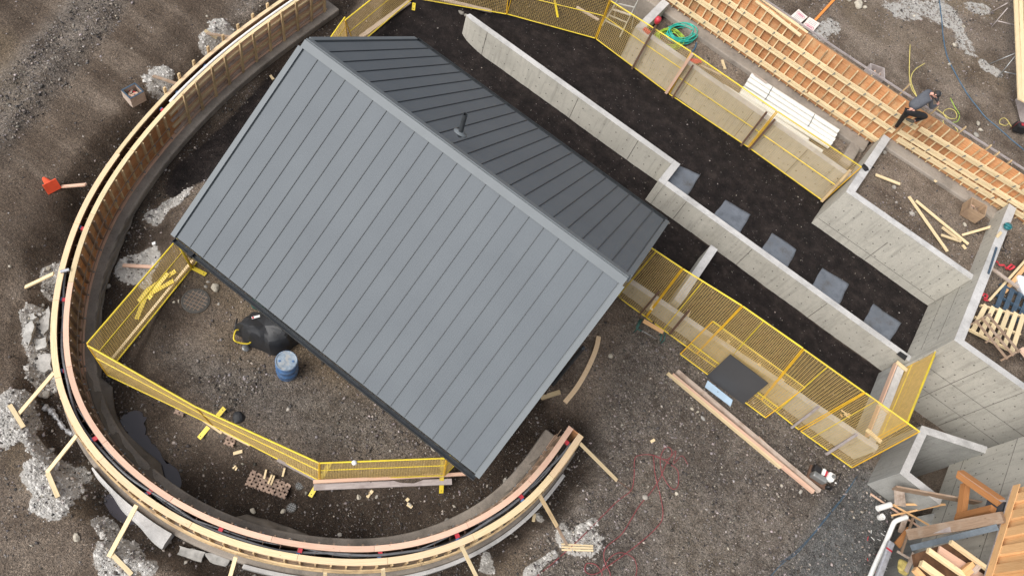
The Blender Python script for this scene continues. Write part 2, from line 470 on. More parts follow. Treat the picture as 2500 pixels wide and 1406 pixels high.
def blur(a, n):
    for _ in range(n):
        p = np.pad(a, 1, mode='edge')
        a = (p[1:-1, 1:-1] * 4 + p[:-2, 1:-1] * 2 + p[2:, 1:-1] * 2 + p[1:-1, :-2] * 2 + p[1:-1, 2:] * 2 + p[:-2, :-2] + p[2:, :-2] + p[:-2, 2:] + p[2:, 2:]) / 16
    return a
def dist_path(x, y, pts):
    d = np.full(x.shape, 1e9)
    for i in range(len(pts) - 1):
        ax, ay = pts[i][:2]; bx, by = pts[i + 1][:2]; vx, vy = bx - ax, by - ay; L = vx * vx + vy * vy + 1e-12
        t = np.clip(((x - ax) * vx + (y - ay) * vy) / L, 0, 1)
        d = np.minimum(d, np.hypot(x - ax - vx * t, y - ay - vy * t))
    return d
def sstep(a, lo, hi):
    t = np.clip((a - lo) / (hi - lo), 0, 1); return t * t * (3 - 2 * t)
def pxy(pts, z=0.0): return [tuple(P(u, v, z))[:2] for u, v in pts]

Z = np.zeros_like(X)
# ring trench
ringc = RP + _n * 0.30
dr = dist_path(X, Y, ringc[::8])
inside_ring = inpoly(X, Y, [tuple(p) for p in RP[::6]])
wob = vnoise(X, Y, .7, 50) * .8
tr_in = 1 - sstep(dr + wob, 1.25, 2.0)
tr_out = 1 - sstep(dr + wob, 0.75, 1.45)
# trench gone where the path leaves at both ends
trench = np.where(inside_ring, tr_in, tr_out)
Z -= 0.56 * trench
# building pad and black fill towards the walkway, higher at the head of the ramp
walk = inpoly(X, Y, [(-0.65, W1Y + .1), (-9.5, W1Y + .1), (-9.2, 24.0), (-4.4, 24.0), (-4.4, W11Y + .12), (4.3, W11Y + .12), (4.42, W4Y + .1), (W6X + .1, W4Y + .1), (W6X + .1, W2Y + .12), (-0.65, W2Y + .12)])
head = sstep(-X, 8.3, 10.2) * sstep(Y, 15.5, 18.5)
Z = Z + .38 * head * (1 - trench)
Fz = .36 + (F - .36) * sstep(X, -9.5, -4.5)
Z = np.where(walk, Fz, Z)
C1 = inpoly(X, Y, [(-4.35, W11Y + .12), (4.4, W11Y + .12), (4.4, FY + .1), (-4.35, FY + .1)])
Z = np.where(C1, 1.72, Z)
C2 = inpoly(X, Y, [(4.4, W4Y + .12), (W6X + .14, W4Y + .12), (W6X + .14, FY + .4), (4.4, FY + .2)])
Z = np.where(C2, 2.38, Z)
C3 = inpoly(X, Y, [(W6X + .14, 17.25), (60, 17.25), (60, 60), (W6X + .14, 60)])
Z = np.where(C3, 2.62, Z)
BY = inpoly(X, Y, [(-4.0, FY + .25), (W6X + .2, FY + .35), (60, FY + .5), (60, 200), (-200, 200), (-200, 60), (-9.0, 26.0)])
C4 = inpoly(X, Y, [(-9.2, 24.0), (-4.4, 24.0), (-4.4, 26.5), (-9.2, 26.5)])
Z = np.where(BY & ~C1 & ~C2, 2.62, Z)
Z = np.where(C4, Fz, Z)
gap = inpoly(X, Y, [(9.6, 15.6), (13, 16.2), (13, 17.3), (8.97, 17.3), (8.97, 15.6)])
Z = np.where(gap, -.55, Z)
_q = [P(2196, 1155, 1.45), P(2250, 1038, 1.45), P(2410, 1090, 1.45), P(2295, 1232, 1.45)]
well = inpoly(X, Y, [(_q[0].x + .12, _q[0].y + .12), (_q[1].x + .12, _q[1].y - .14), (12.0, _q[2].y - .1), (12.0, 10.5), (11.0, 10.5), (_q[3].x, _q[3].y + .12)])
Z = np.where(well, -3.2, Z)
pit = inpoly(X, Y, [(12.9, 8), (60, 8), (60, 17.3), (12.9, 17.3)])
Z = np.where(pit, -1.6, Z)
# road ruts on the left
rd = np.array([0.585, 0.81]); rd = np.array(tuple(P(500, 0) - P(0, 700))[:2]); rd /= np.hypot(*rd); rn = np.array([-rd[1], rd[0]])
acr = X * rn[0] + Y * rn[1]
roadm = ((~inside_ring) & (X < -9.5) | (X < -14)).astype(float) * (1 - tr_out) * (Z < .1)
Z += roadm * (.06 * np.sin(acr * 2.3 + vnoise(X, Y, .12, 9) * 3) + .035 * np.sin(acr * 6.1 + 1 + vnoise(X, Y, .3, 19) * 2) + .012 * np.sin((X * rd[0] + Y * rd[1]) * 26) * (np.sin(acr * 3.1 + 2) > .3))
Z += vnoise(X, Y, .35, 3, 4) * .07 + vnoise(X, Y, 2.2, 21, 4) * .045
Z += vnoise(X, Y, 6.0, 33, 2) * .02
black = walk.astype(float)
bl = inpoly(X, Y, [(-1.0, W2Y), (8.9, W2Y), (8.9, 13.6), (.3, 13.6), (-.9, 13.3)]) | inpoly(X, Y, pxy([(1120, 0), (1000, 0), (870, 110), (745, 100), (640, 170), (560, 260), (500, 320), (420, 380), (390, 440), (400, 460), (520, 430), (900, 480), (1600, 600), (1700, 560), (1640, 400), (1140, 50)], 0))
pitm = bl & ~inpoly(X, Y, [(-99, -99), (-99, -98), (-98, -98)])
Z = np.where(bl & (Y < W2Y + .1) & (X > -.9), Z - .04, Z)
black = np.maximum(black, bl.astype(float))
black = np.maximum(black, inpoly(X, Y, [(-12, 16.5), (-9.4, 17.9), (-8.9, 21.5), (-4.2, 21.2), (-4.2, 23.2), (-8.4, 24.5), (-13.3, 20.0)]).astype(float) * (X > -30))
black = blur(black, 5)
black = sstep(black + vnoise(X, Y, 1.2, 77, 4) * .5, .35, .62)
# residue: spilled grout on the soil
pale = np.zeros_like(X)
def spill(pts, rad, h=.05, z=0.0, k=1.0):
    global pale, Z
    w = pxy(pts, z); d = dist_path(X, Y, w if len(w) > 1 else w * 2)
    g_ = 1 - np.clip((d + vnoise(X, Y, 1.1, int(pts[0][0]), 4, .6) * rad * 1.6 - rad * .45) / (rad * .9), 0, 1)
    m_ = sstep(g_, .42, .62)
    pale = np.maximum(pale, g_ * k); Z = Z + h * 1.5 * m_ * (1 + 1.6 * vnoise(X, Y, 3.5, 5, 3))
for a in [([(385, 205), (400, 190)], .52), ([(520, 95), (535, 75)], .55), ([(375, 500), (450, 455)], .33), ([(300, 645), (355, 615)], .42), ([(345, 675), (350, 660)], .22),
          ([(30, 1000), (45, 1040)], .48), ([(105, 1150), (140, 1160), (130, 1215)], .5), ([(285, 1365), (320, 1375)], .52), ([(368, 1385)], .25), ([(60, 1060), (110, 1120)], .2),
          ([(1375, 1325), (1440, 1325)], .38), ([(1290, 1400), (1350, 1352)], .14), ([(1410, 1290), (1450, 1272)], .13), ([(1197, 1380), (1198, 1350)], .2), ([(240, 1270), (262, 1300)], .2), ([(120, 640), (128, 690)], .28),
          ([(1330, 1262), (1325, 1250)], .12), ([(88, 770), (100, 830), (110, 900)], .42), ([(205, 1000), (210, 1010)], .1)]:
    spill(*a)
for a in [([(2180, 20), (2300, 30)], .9), ([(2330, 60), (2360, 120)], .6), ([(2400, 160), (2430, 180)], .35), ([(2370, 20), (2400, 25)], .45), ([(1990, 90), (2030, 60)], .5)]:
    spill(a[0], a[1], .01, 2.62, .56)
tan = np.zeros_like(X)
for pts, rad, z, k in [([(480, 650), (700, 830), (900, 960)], .5, 0, .7), ([(2300, 0), (2420, 30)], .6, 2.62, .8), ([(2150, 60), (2450, 200)], 1.2, 2.62, .35), ([(0, 100), (20, 230)], .7, 0, .6), ([(2060, 0), (2100, 60)], .5, 2.62, .5), ([(1690, 1360), (1760, 1400)], .9, 0, .8), ([(1600, 1180), (1680, 1230)], .8, 0, .6), ([(2000, 1290), (1990, 1240)], .4, 0, .5), ([(1640, 1260), (1700, 1300)], .7, 0, .6), ([(800, 1010), (900, 1080)], .7, 0, .5), ([(560, 830), (640, 920)], .7, 0, .4), ([(1240, 1390), (1420, 1360)], .4, 0, .6), ([(240, 1150), (200, 1120)], .3, 0, .7), ([(70, 1170), (40, 1100)], .4, 0, .5), ([(150, 1230), (230, 1260)], .35, 0, .5)]:
    d = dist_path(X, Y, pxy(pts, z)); tan = np.maximum(tan, k * (1 - sstep(d + vnoise(X, Y, .9, 8, 4) * rad, rad * .4, rad * 1.2)))
gravel = np.zeros_like(X)
ridge = sstep(np.sin(acr * 1.35 + vnoise(X, Y, .12, 9) * 3.0 + 1.2), .1, .8) * (X < -12) * roadm
for poly, z in [([(1560, 740), (2130, 1150), (2180, 1250), (2180, 1406), (1700, 1500), (1250, 1500), (1350, 1250), (1480, 900)], 0), ([(560, 880), (900, 960), (1110, 1110), (780, 1110), (500, 970), (330, 820)], 0)]:
    gravel = np.maximum(gravel, inpoly(X, Y, pxy(poly, z)).astype(float))
gravel = np.clip(blur(gravel, 22), 0, 1)
gravel = np.maximum(gravel, blur(ridge, 4) * .75)
bluegrey = np.clip(blur(inpoly(X, Y, pxy([(2130, 1130), (2200, 1240), (2170, 1406), (2150, 1500), (1850, 1500), (1950, 1330), (2040, 1190)], 0)).astype(float), 18), 0, 1)
wetin = np.where(inside_ring, (1 - sstep(dr + wob * 1.4, 1.3, 2.5)), tr_out * .9) * (dr < 4)
wet = np.clip(wetin * 1.0 + vnoise(X, Y, .45, 61, 4) * 1.5 - .02, 0, 1)
wet = np.clip(wet * (1 - pale), 0, 1)
roadw = blur(roadm * (1 - ridge), 6)
# puddle hollow
pud = pxy([(296, 1012), (348, 1010), (352, 1075), (392, 1128), (428, 1150), (432, 1205), (404, 1210), (352, 1150), (318, 1085)], -.6)
pudm = blur(inpoly(X, Y, pud).astype(float), 10); Z -= .26 * pudm
pud2 = pxy([(245, 1190), (290, 1215), (345, 1290), (330, 1300), (262, 1240)], -.6)
Z -= .26 * blur(inpoly(X, Y, pud2).astype(float), 14)
def ground(x, y):
    i = int(np.clip(np.searchsorted(GX, x) - 1, 0, len(GX) - 2)); j = int(np.clip(np.searchsorted(GY, y) - 1, 0, len(GY) - 2))
    tx = (x - GX[i]) / (GX[i + 1] - GX[i]); ty = (y - GY[j]) / (GY[j + 1] - GY[j])
    return float((Z[j, i] * (1 - tx) + Z[j, i + 1] * tx) * (1 - ty) + (Z[j + 1, i] * (1 - tx) + Z[j + 1, i + 1] * tx) * ty)
def G(u, v, dz=0.0, z0=0.0):
    z = z0
    for _ in range(6):
        p = P(u, v, z + dz); z = .5 * z + .5 * ground(p.x, p.y)
    return P(u, v, z + dz)
def G2(a, b_, dz, z0=0.0):
    p0, p1 = G(a[0], a[1], dz, z0), G(b_[0], b_[1], dz, z0)
    up_ = max((ground(p0.x + (p1.x - p0.x) * t, p0.y + (p1.y - p0.y) * t) + dz) - (p0.z + (p1.z - p0.z) * t) for t in [i / 12 for i in range(13)])
    up_ = max(0, up_) * .8; p0.z += up_; p1.z += up_
    return p0, p1
nx_, ny_ = len(GX), len(GY)
co = np.stack([X.ravel(), Y.ravel(), Z.ravel()], 1).astype(np.float32)
idx = np.arange(nx_ * ny_).reshape(ny_, nx_)
q = np.stack([idx[:-1, :-1].ravel(), idx[:-1, 1:].ravel(), idx[1:, 1:].ravel(), idx[1:, :-1].ravel()], 1).astype(np.int32)
gm = bpy.data.meshes.new('ground')
gm.vertices.add(len(co)); gm.vertices.foreach_set('co', co.ravel())
gm.loops.add(q.size); gm.loops.foreach_set('vertex_index', q.ravel())
gm.polygons.add(len(q)); gm.polygons.foreach_set('loop_start', np.arange(0, q.size, 4, dtype=np.int32)); gm.polygons.foreach_set('loop_total', np.full(len(q), 4, np.int32))
gm.polygons.foreach_set('use_smooth', np.ones(len(q), bool))
gm.update(calc_edges=True)
for nm, ch in (('zone_a', (black, gravel, pale, wet)), ('zone_b', (roadw, tan, bluegrey, np.zeros_like(X)))):
    at = gm.color_attributes.new(nm, 'FLOAT_COLOR', 'POINT')
    at.data.foreach_set('color', np.stack([c.ravel() for c in ch], 1).astype(np.float32).ravel())
gob = bpy.data.objects.new('ground', gm); scene.collection.objects.link(gob); gob['kind'] = 'structure'
# ground material
gmat, nt, b = nmat('site_soil', .95, 0, .25)
A = nt.nodes.new('ShaderNodeAttribute'); A.attribute_name = 'zone_a'
B = nt.nodes.new('ShaderNodeAttribute'); B.attribute_name = 'zone_b'
sa = nt.nodes.new('ShaderNodeSeparateColor'); nt.links.new(A.outputs['Color'], sa.inputs[0])
sb = nt.nodes.new('ShaderNodeSeparateColor'); nt.links.new(B.outputs['Color'], sb.inputs[0])
blk, grv, pal, wt = sa.outputs[0], sa.outputs[1], sa.outputs[2], A.outputs['Alpha']
rda, tn, bg = sb.outputs[0], sb.outputs[1], sb.outputs[2]
p = wpos(nt)
n1 = noise(nt, p, .55, 8, .68)
c = ramp(nt, n1, [(.30, (.050, .033, .023)), (.40, (.150, .112, .084)), (.60, (.31, .25, .20))])
# compact road
psr = nt.nodes.new('ShaderNodeMapping'); gn = nt.nodes.new('ShaderNodeNewGeometry')
psr.inputs['Rotation'].default_value = (0, 0, -math.atan2(rd[1], rd[0])); psr.inputs['Scale'].default_value = (.12, 1.0, 1)
psr.vector_type = 'POINT'; nt.links.new(gn.outputs['Position'], psr.inputs[0])
nr = noise(nt, psr.outputs[0], 1.1, 7, .66)
rc = ramp(nt, nr, [(.34, (.080, .056, .040)), (.5, (.140, .105, .079)), (.64, (.24, .19, .15))])
c = mix(nt, mth(nt, 'MULTIPLY', rda, .92), c, rc)
c = mix(nt, mth(nt, 'MULTIPLY', tn, .75), c, (.22, .165, .105))
ng = noise(nt, p, 3.0, 6, .7)
c = mix(nt, mth(nt, 'MULTIPLY', grv, .6), c, ramp(nt, ng, [(.35, (.070, .062, .056)), (.62, (.28, .258, .238))]))
c = mix(nt, mth(nt, 'MULTIPLY', bg, .75), c, ramp(nt, ng, [(.35, (.075, .085, .092)), (.65, (.20, .215, .225))]))
wtn = mth(nt, 'MULTIPLY', wt, .9)
c = mix(nt, wtn, c, ramp(nt, n1, [(.3, (.016, .010, .007)), (.7, (.060, .040, .028))]))
# small stones in the soil surface
vo = nd(nt, 'ShaderNodeTexVoronoi', Scale=34.0); nt.links.new(p, vo.inputs['Vector'])
vsep = nt.nodes.new('ShaderNodeSeparateColor'); nt.links.new(vo.outputs['Color'], vsep.inputs[0])
core = ramp(nt, vo.outputs['Distance'], [(.30, (1, 1, 1)), (.48, (0, 0, 0))])
sel = ramp(nt, vsep.outputs[0], [(.55, (0, 0, 0)), (.62, (1, 1, 1))])
scol = ramp(nt, vsep.outputs[1], [(0.0, (.025, .021, .019)), (.5, (.11, .092, .078)), (.85, (.26, .235, .21)), (1.0, (.5, .47, .43))])
dens = mth(nt, 'ADD', mth(nt, 'MULTIPLY', grv, .45), .50)
stf = mth(nt, 'MULTIPLY', mth(nt, 'MULTIPLY', core, sel), dens)
stf = mth(nt, 'MULTIPLY', stf, mth(nt, 'SUBTRACT', 1.0, mth(nt, 'MULTIPLY', rda, .6)))
stf = mth(nt, 'MULTIPLY', stf, mth(nt, 'SUBTRACT', 1.0, mth(nt, 'MULTIPLY', blk, .9)))
c = mix(nt, stf, c, scol)
vo2 = nd(nt, 'ShaderNodeTexVoronoi', Scale=85.0); nt.links.new(p, vo2.inputs['Vector'])
vs2 = nt.nodes.new('ShaderNodeSeparateColor'); nt.links.new(vo2.outputs['Color'], vs2.inputs[0])
c = mix(nt, mth(nt, 'MULTIPLY', mth(nt, 'SUBTRACT', 1.0, blk), .62), c, ramp(nt, vs2.outputs[0], [(0, (.06, .06, .06)), (.7, (.45, .45, .45)), (1, (.98, .96, .92))]), 'OVERLAY')
nmid = noise(nt, p, 16, 7, .8)
c = mix(nt, mth(nt, 'MULTIPLY', mth(nt, 'SUBTRACT', 1.0, blk), .55), c, ramp(nt, nmid, [(.36, (.12, .12, .12)), (.5, (.5, .5, .5)), (.64, (.9, .88, .84))]), 'OVERLAY')
# black fill
nb = noise(nt, p, 2.4, 8, .72)
bc = ramp(nt, nb, [(.34, (.0075, .0055, .0055)), (.52, (.021, .0155, .0145)), (.70, (.046, .035, .031))])
wh = nd(nt, 'ShaderNodeTexVoronoi', Scale=9.0); nt.links.new(p, wh.inputs['Vector'])
ws = nt.nodes.new('ShaderNodeSeparateColor'); nt.links.new(wh.outputs['Color'], ws.inputs[0])
wf = mth(nt, 'MULTIPLY', ramp(nt, wh.outputs['Distance'], [(.07, (1, 1, 1)), (.11, (0, 0, 0))]), ramp(nt, ws.outputs[0], [(.72, (0, 0, 0)), (.76, (1, 1, 1))]))
bc = mix(nt, wf, bc, (.30, .28, .26))
c = mix(nt, blk, c, bc)
# pale spilled grout
npal = noise(nt, p, 11, 6, .8)
pc = ramp(nt, npal, [(.32, (.36, .33, .29)), (.5, (.50, .475, .44)), (.66, (.61, .59, .56))])
nfine = noise(nt, p, 5.5, 9, .75)
pv = mth(nt, 'ADD', pal, mth(nt, 'MULTIPLY', mth(nt, 'SUBTRACT', nfine, .5), .95))
pf = ramp(nt, pv, [(.46, (0, 0, 0)), (.54, (1, 1, 1))])
c = mix(nt, pf, c, pc)
nt.links.new(c, b.inputs['Base Color'])
rr = mth(nt, 'SUBTRACT', .95, mth(nt, 'MULTIPLY', wt, .30)); nt.links.new(rr, b.inputs['Roughness'])
hb = mth(nt, 'ADD', mth(nt, 'MULTIPLY', noise(nt, p, 14, 8, .75), 1.0), mth(nt, 'MULTIPLY', mth(nt, 'MULTIPLY', core, sel), .35))
bump(nt, b, hb, 1.0, .09)
gm.materials.append(gmat)

# puddles
wmat, nt, b = nmat('muddy_water', .04, 0, .5)
b.inputs['Base Color'].default_value = (.042, .036, .042, 1); bump(nt, b, noise(nt, wpos(nt), 4, 2), .05, .01)
for pp_, zz in ((pxy([(286, 1000), (356, 1000), (362, 1070), (402, 1120), (440, 1145), (444, 1215), (404, 1222), (340, 1155), (306, 1090)], -.62), -.63), (pxy([(240, 1180), (300, 1210), (360, 1295), (330, 1308), (250, 1245)], -.62), -.64)):
    _cx, _cy = sum(a for a, _ in pp_) / len(pp_), sum(b_ for _, b_ in pp_) / len(pp_)
    pp_ = [(_cx + (a - _cx) * 1.22, _cy + (b_ - _cy) * 1.12) for a, b_ in pp_]
    _j = random.Random(4); _o = []
    for i in range(len(pp_)):
        (ax_, ay_), (bx_, by_) = pp_[i], pp_[(i + 1) % len(pp_)]
        for k_ in range(9): _o.append((ax_ + (bx_ - ax_) * k_ / 9 + _j.uniform(-.045, .045) + .05 * math.sin(i * 9 + k_ * 1.3), ay_ + (by_ - ay_) * k_ / 9 + _j.uniform(-.045, .045) + .05 * math.cos(i * 7 + k_ * 1.1)))
    pp_ = _o
    mb = MB(); mb.add([(a, b_, zz) for a, b_ in pp_], [tuple(range(len(pp_)))])
    o = obj('puddle', mb, wmat, kind='structure')

# pebbles (nobody could count them)
def pebbles(N):
    xs = RNG.uniform(-20, 14.5, N * 4); ys = RNG.uniform(-2.5, 40, N * 4)
    i = np.clip(np.searchsorted(GX, xs) - 1, 0, nx_ - 2); j = np.clip(np.searchsorted(GY, ys) - 1, 0, ny_ - 2)
    gz = Z[j, i]; slope = np.abs(Z[np.minimum(j + 1, ny_ - 1), i] - gz) + np.abs(Z[j, np.minimum(i + 1, nx_ - 1)] - gz)
    clump = sstep(vnoise(xs, ys, .8, 90, 4) + .5, .3, .75)
    dens = (.22 + .75 * gravel[j, i] + .25 * trench[j, i] + .35 * pale[j, i] - .30 * roadw[j, i]) * (.3 + 1.1 * clump) * (1 - .90 * black[j, i])
    dens = np.maximum(dens, .05)
    keep = (RNG.random(len(xs)) < dens) & (slope < .3) & (gz > -1.2)
    xs, ys, gz = xs[keep][:N], ys[keep][:N], gz[keep][:N]; n = len(xs)
    bk = black[j[keep][:N], i[keep][:N]]
    r = np.clip(RNG.lognormal(-4.0, .50, n), .007, .065) * (1 - .35 * bk)
    base = np.array([(1, 0, 0), (0, 1, 0), (-1, 0, 0), (0, -1, 0), (0, 0, 1.), (0, 0, -1.)]) 
    fc = np.array([(0, 1, 4), (1, 2, 4), (2, 3, 4), (3, 0, 4), (1, 0, 5), (2, 1, 5), (3, 2, 5), (0, 3, 5)])
    an = RNG.random(n) * 6.28; sx = r * RNG.uniform(.8, 1.3, n); sy = r * RNG.uniform(.6, 1.0, n); sz = r * RNG.uniform(.4, .8, n)
    v = base[None] * np.stack([sx, sy, sz], 1)[:, None, :] + RNG.normal(size=(n, 6, 3)) * (r * .16)[:, None, None]
    ca, sn = np.cos(an), np.sin(an)
    vx = v[..., 0] * ca[:, None] - v[..., 1] * sn[:, None]; vy = v[..., 0] * sn[:, None] + v[..., 1] * ca[:, None]
    v = np.stack([vx + xs[:, None], vy + ys[:, None], v[..., 2] + (gz + sz * .35)[:, None]], 2).reshape(-1, 3)
    f = (fc[None] + (np.arange(n) * 6)[:, None, None]).reshape(-1, 3)
    me = bpy.data.meshes.new('pebbles')
    me.vertices.add(len(v)); me.vertices.foreach_set('co', v.astype(np.float32).ravel())
    me.loops.add(f.size); me.loops.foreach_set('vertex_index', f.astype(np.int32).ravel())
    me.polygons.add(len(f)); me.polygons.foreach_set('loop_start', np.arange(0, f.size, 3, dtype=np.int32)); me.polygons.foreach_set('loop_total', np.full(len(f), 3, np.int32))
    me.update(calc_edges=True)
    t = RNG.random(n); br = np.where(t < .45, RNG.uniform(.03, .10, n), np.where(t < .9, RNG.uniform(.12, .28, n), RNG.uniform(.28, .45, n)))
    tint = np.stack([br * RNG.uniform(1.0, 1.12, n), br * .93, br * RNG.uniform(.74, .95, n), np.ones(n)], 1)
    at = me.color_attributes.new('tint', 'FLOAT_COLOR', 'POINT'); at.data.foreach_set('color', np.repeat(tint, 6, 0).astype(np.float32).ravel())
    m_, nt, b = nmat('pebble', .85); a = nt.nodes.new('ShaderNodeAttribute'); a.attribute_name = 'tint'; nt.links.new(a.outputs['Color'], b.inputs['Base Color'])
    me.materials.append(m_)
    o = bpy.data.objects.new('pebbles', me); scene.collection.objects.link(o); o['kind'] = 'stuff'
    o['label'] = 'loose pebbles and gravel scattered over the soil'; o['category'] = 'gravel'
pebbles(115000)
def lumps(N):
    rg = np.random.default_rng(5); ok = np.argwhere((pale > .5) & (X > -21) & (X < 15) & (Y > -4) & (Y < 30) & (Z < 1)); sel_ = ok[rg.integers(0, len(ok), N)]
    mb = MB()
    for (j, i) in sel_:
        r = float(np.clip(rg.lognormal(-3.7, .5), .012, .09)); x, y = GX[i] + rg.uniform(-.05, .05), GY[j] + rg.uniform(-.05, .05)
        vs = [(x + r * sx * rg.uniform(.6, 1.2), y + r * sy * rg.uniform(.6, 1.2), ground(x, y) + r * sz * .45 + r * .2) for sx, sy, sz in ((1, 0, 0), (0, 1, 0), (-1, 0, 0), (0, -1, 0), (0, 0, 1), (0, 0, -1))]
        mb.add(vs, [(0, 1, 4), (1, 2, 4), (2, 3, 4), (3, 0, 4), (1, 0, 5), (2, 1, 5), (3, 2, 5), (0, 3, 5)])
    o = obj('grout_lumps', mb, simple('spilled_grout', (.50, .48, .45), .95, var=.3, scale=14, bmp=.5), kind='stuff'); o['label'] = 'lumps and crumbs of pale spilled grout around the formwork'; o['category'] = 'grout'
lumps(2400)
# ------------------------------------------------------------------ the small grey-roofed house
EX0, EX1, EY0, EY1, EZ, RZ = -8.977, 0.247, 4.981, 14.205, 3.0, 6.203
RY = (EY0 + EY1) / 2
house = thing('house', (EX0 + 4.6, RY, 0), 'small house with grey standing seam metal gable roof inside the curved formwork', 'house')
wi = 1.0
for nm, a in (('wall', (EX0 + wi, EX1 - wi, EY0 + wi, EY0 + wi + .2)), ('wall', (EX0 + wi, EX1 - wi, EY1 - wi - .2, EY1 - wi)), ('wall', (EX0 + wi, EX0 + wi + .2, EY0 + wi + .2, EY1 - wi - .2)), ('wall', (EX1 - wi - .2, EX1 - wi, EY0 + wi + .2, EY1 - wi - .2))):
    mb = MB(); mb.box(a[0], a[1], a[2], a[3], -.3, 2.78); obj(nm, mb, M['siding'], house)
for xx in (EX0 + wi, EX1 - wi - .2):
    mb = MB(); y0, y1 = EY0 + wi, EY1 - wi; sl = (RZ - EZ) / (RY - EY0)
    zt = 2.78 + (RY - y0) * sl - .05
    mb.add([(xx, y0, 2.785), (xx, y1, 2.785), (xx, RY, zt), (xx + .2, y0, 2.785), (xx + .2, y1, 2.785), (xx + .2, RY, zt)], [(0, 2, 1), (3, 4, 5), (0, 1, 4, 3), (1, 2, 5, 4), (2, 0, 3, 5)])
    obj('gable', mb, M['siding'], house)
sl = (RZ - EZ) / (RY - EY0); sn = Vector((0, -sl, 1)).normalized(); sn2 = Vector((0, sl, 1)).normalized()
mb = MB()
for s_, ye in ((1, EY0), (-1, EY1)):
    a = [(EX0 + .02, ye + .02 * s_, EZ - .13), (EX1 - .02, ye + .02 * s_, EZ - .13), (EX1 - .02, RY, RZ - .13), (EX0 + .02, RY, RZ - .13)]
    b_ = [(x, y, z + .10) for x, y, z in a]
    mb.box8(a + b_ if s_ == 1 else [a[1], a[0], a[3], a[2]] + [b_[1], b_[0], b_[3], b_[2]])
deck = obj('roof', mb, M['rooftrim'], house)
px_seam = [773, 807, 842, 877, 911, 945, 980, 1013, 1048, 1083, 1118, 1153, 1189, 1222, 1260, 1297, 1332, 1369, 1406, 1444, 1482]
NP = 22; x0r, x1r = EX0 + .10, EX1 - .10
xs_ = [x0r + (x1r - x0r) * i / NP for i in range(NP + 1)]
for side, ye, nrm in ((1, EY0, sn), (-1, EY1, sn2)):
    down = Vector((0, ye - RY, EZ - RZ)); Ls = down.length; down.normalize()
    top = RY - .0 * side
    for i in range(NP):
        a, b2 = xs_[i] + .004, xs_[i + 1] - .004
        def pt(x, d, h): 
            q_ = Vector((x, RY, RZ)) + down * d + nrm * h; return q_
        mb = MB(); d0, d1 = .17, Ls - .02
        c8 = [pt(a, d1, -.02), pt(b2, d1, -.02), pt(b2, d0, -.02), pt(a, d0, -.02), pt(a, d1, .004), pt(b2, d1, .004), pt(b2, d0, .004), pt(a, d0, .004)]
        if side == -1: c8 = [c8[1], c8[0], c8[3], c8[2], c8[5], c8[4], c8[7], c8[6]]
        mb.box8(c8)
        # raised seam on the right edge of the pan
        if i < NP - 1:
            w = .007
            c8 = [pt(b2 - w, d1, .0045), pt(b2 + w, d1, .0045), pt(b2 + w, d0 + .03, .0045), pt(b2 - w, d0 + .03, .0045), pt(b2 - w, d1, .024), pt(b2 + w, d1, .024), pt(b2 + w, d0 + .03, .024), pt(b2 - w, d0 + .03, .024)]
            if side == -1: c8 = [c8[1], c8[0], c8[3], c8[2], c8[5], c8[4], c8[7], c8[6]]
            mb.box8(c8, 1)
        obj('roof_panel', mb, [M['metalroof'], M['seam']], deck)
    # ridge cap leaf, rake trims
    mb = MB(); mb.box8([pt(EX0 - .01, .20, .006), pt(EX1 + .01, .20, .006), pt(EX1 + .01, 0, .006), pt(EX0 - .01, 0, .006), pt(EX0 - .01, .20, .038), pt(EX1 + .01, .20, .038), pt(EX1 + .01, 0, .042), pt(EX0 - .01, 0, .042)] if side == 1 else
                       [pt(EX1 + .01, .20, .006), pt(EX0 - .01, .20, .006), pt(EX0 - .01, 0, .006), pt(EX1 + .01, 0, .006), pt(EX1 + .01, .20, .038), pt(EX0 - .01, .20, .038), pt(EX0 - .01, 0, .042), pt(EX1 + .01, 0, .042)])
    obj('ridge_cap', mb, M['rooftrim'], deck)
    for xx in (EX0, EX1):
        mb = MB(); mb.bar(pt(xx, .2, -.05), pt(xx, Ls + .02, -.05), .13, .18, nrm); obj('rake_trim', mb, M['rooftrim'], deck)
    mb = MB(); ye2 = ye - .075 * side
    g0, g1 = EX0 + (.07 if side == 1 else .02), EX1 - .02
    mb.box(g0, g1, ye2 - .05, ye2 + .06, EZ - .12, EZ - .11)
    for yy in (ye2 - .05, ye2 + .054): mb.box(g0, g1, yy, yy + .006, EZ - .109, EZ - .03)
    mb.box(g0 - .005, g0, ye2 - .05, ye2 + .06, EZ - .119, EZ - .03); mb.box(g1, g1 + .005, ye2 - .05, ye2 + .06, EZ - .119, EZ - .03)
    obj('gutter', mb, M['gutter'], house)
mb = MB(); mb.box(EX0 + .55, EX0 + .68, EY0 - .15, EY0 - .02, EZ - .135, EZ - .02); obj('gutter_strainer', mb, M['black'], house)
# vent pipe on the far slope
vb = None
for yy in np.arange(RY + .3, EY1, .01):
    q_ = PY(1124, 325, yy); zs = RZ - (yy - RY) * sl
    if q_.z >= zs: vb = q_; break
vb = vb or Vector((-5, 11, 5))
vt = min((vb + Vector((0, 0, h)) for h in np.arange(.2, 1.6, .02)), key=lambda w: abs((lambda c_: 703 - FPX * c_.y / -c_.z)(ROT.transposed() @ (w - Vector((0, 0, CAMZ)))) - 279))
mb = MB(); mb.lathe(vb, [(.055, -.1), (.055, vt.z - vb.z), (.045, vt.z - vb.z), (.045, vt.z - vb.z - .15), (.0001, vt.z - vb.z - .15)], 16)
vp_ = obj('vent_pipe', mb, M['gutter'], house, True, auto=40)
mb = MB(); mb.lathe(vb, [(.17, -.01), (.16, .02), (.075, .04), (.065, .09)], 20, axis=sn2); obj('flashing', mb, M['rooftrim'], vp_, True)
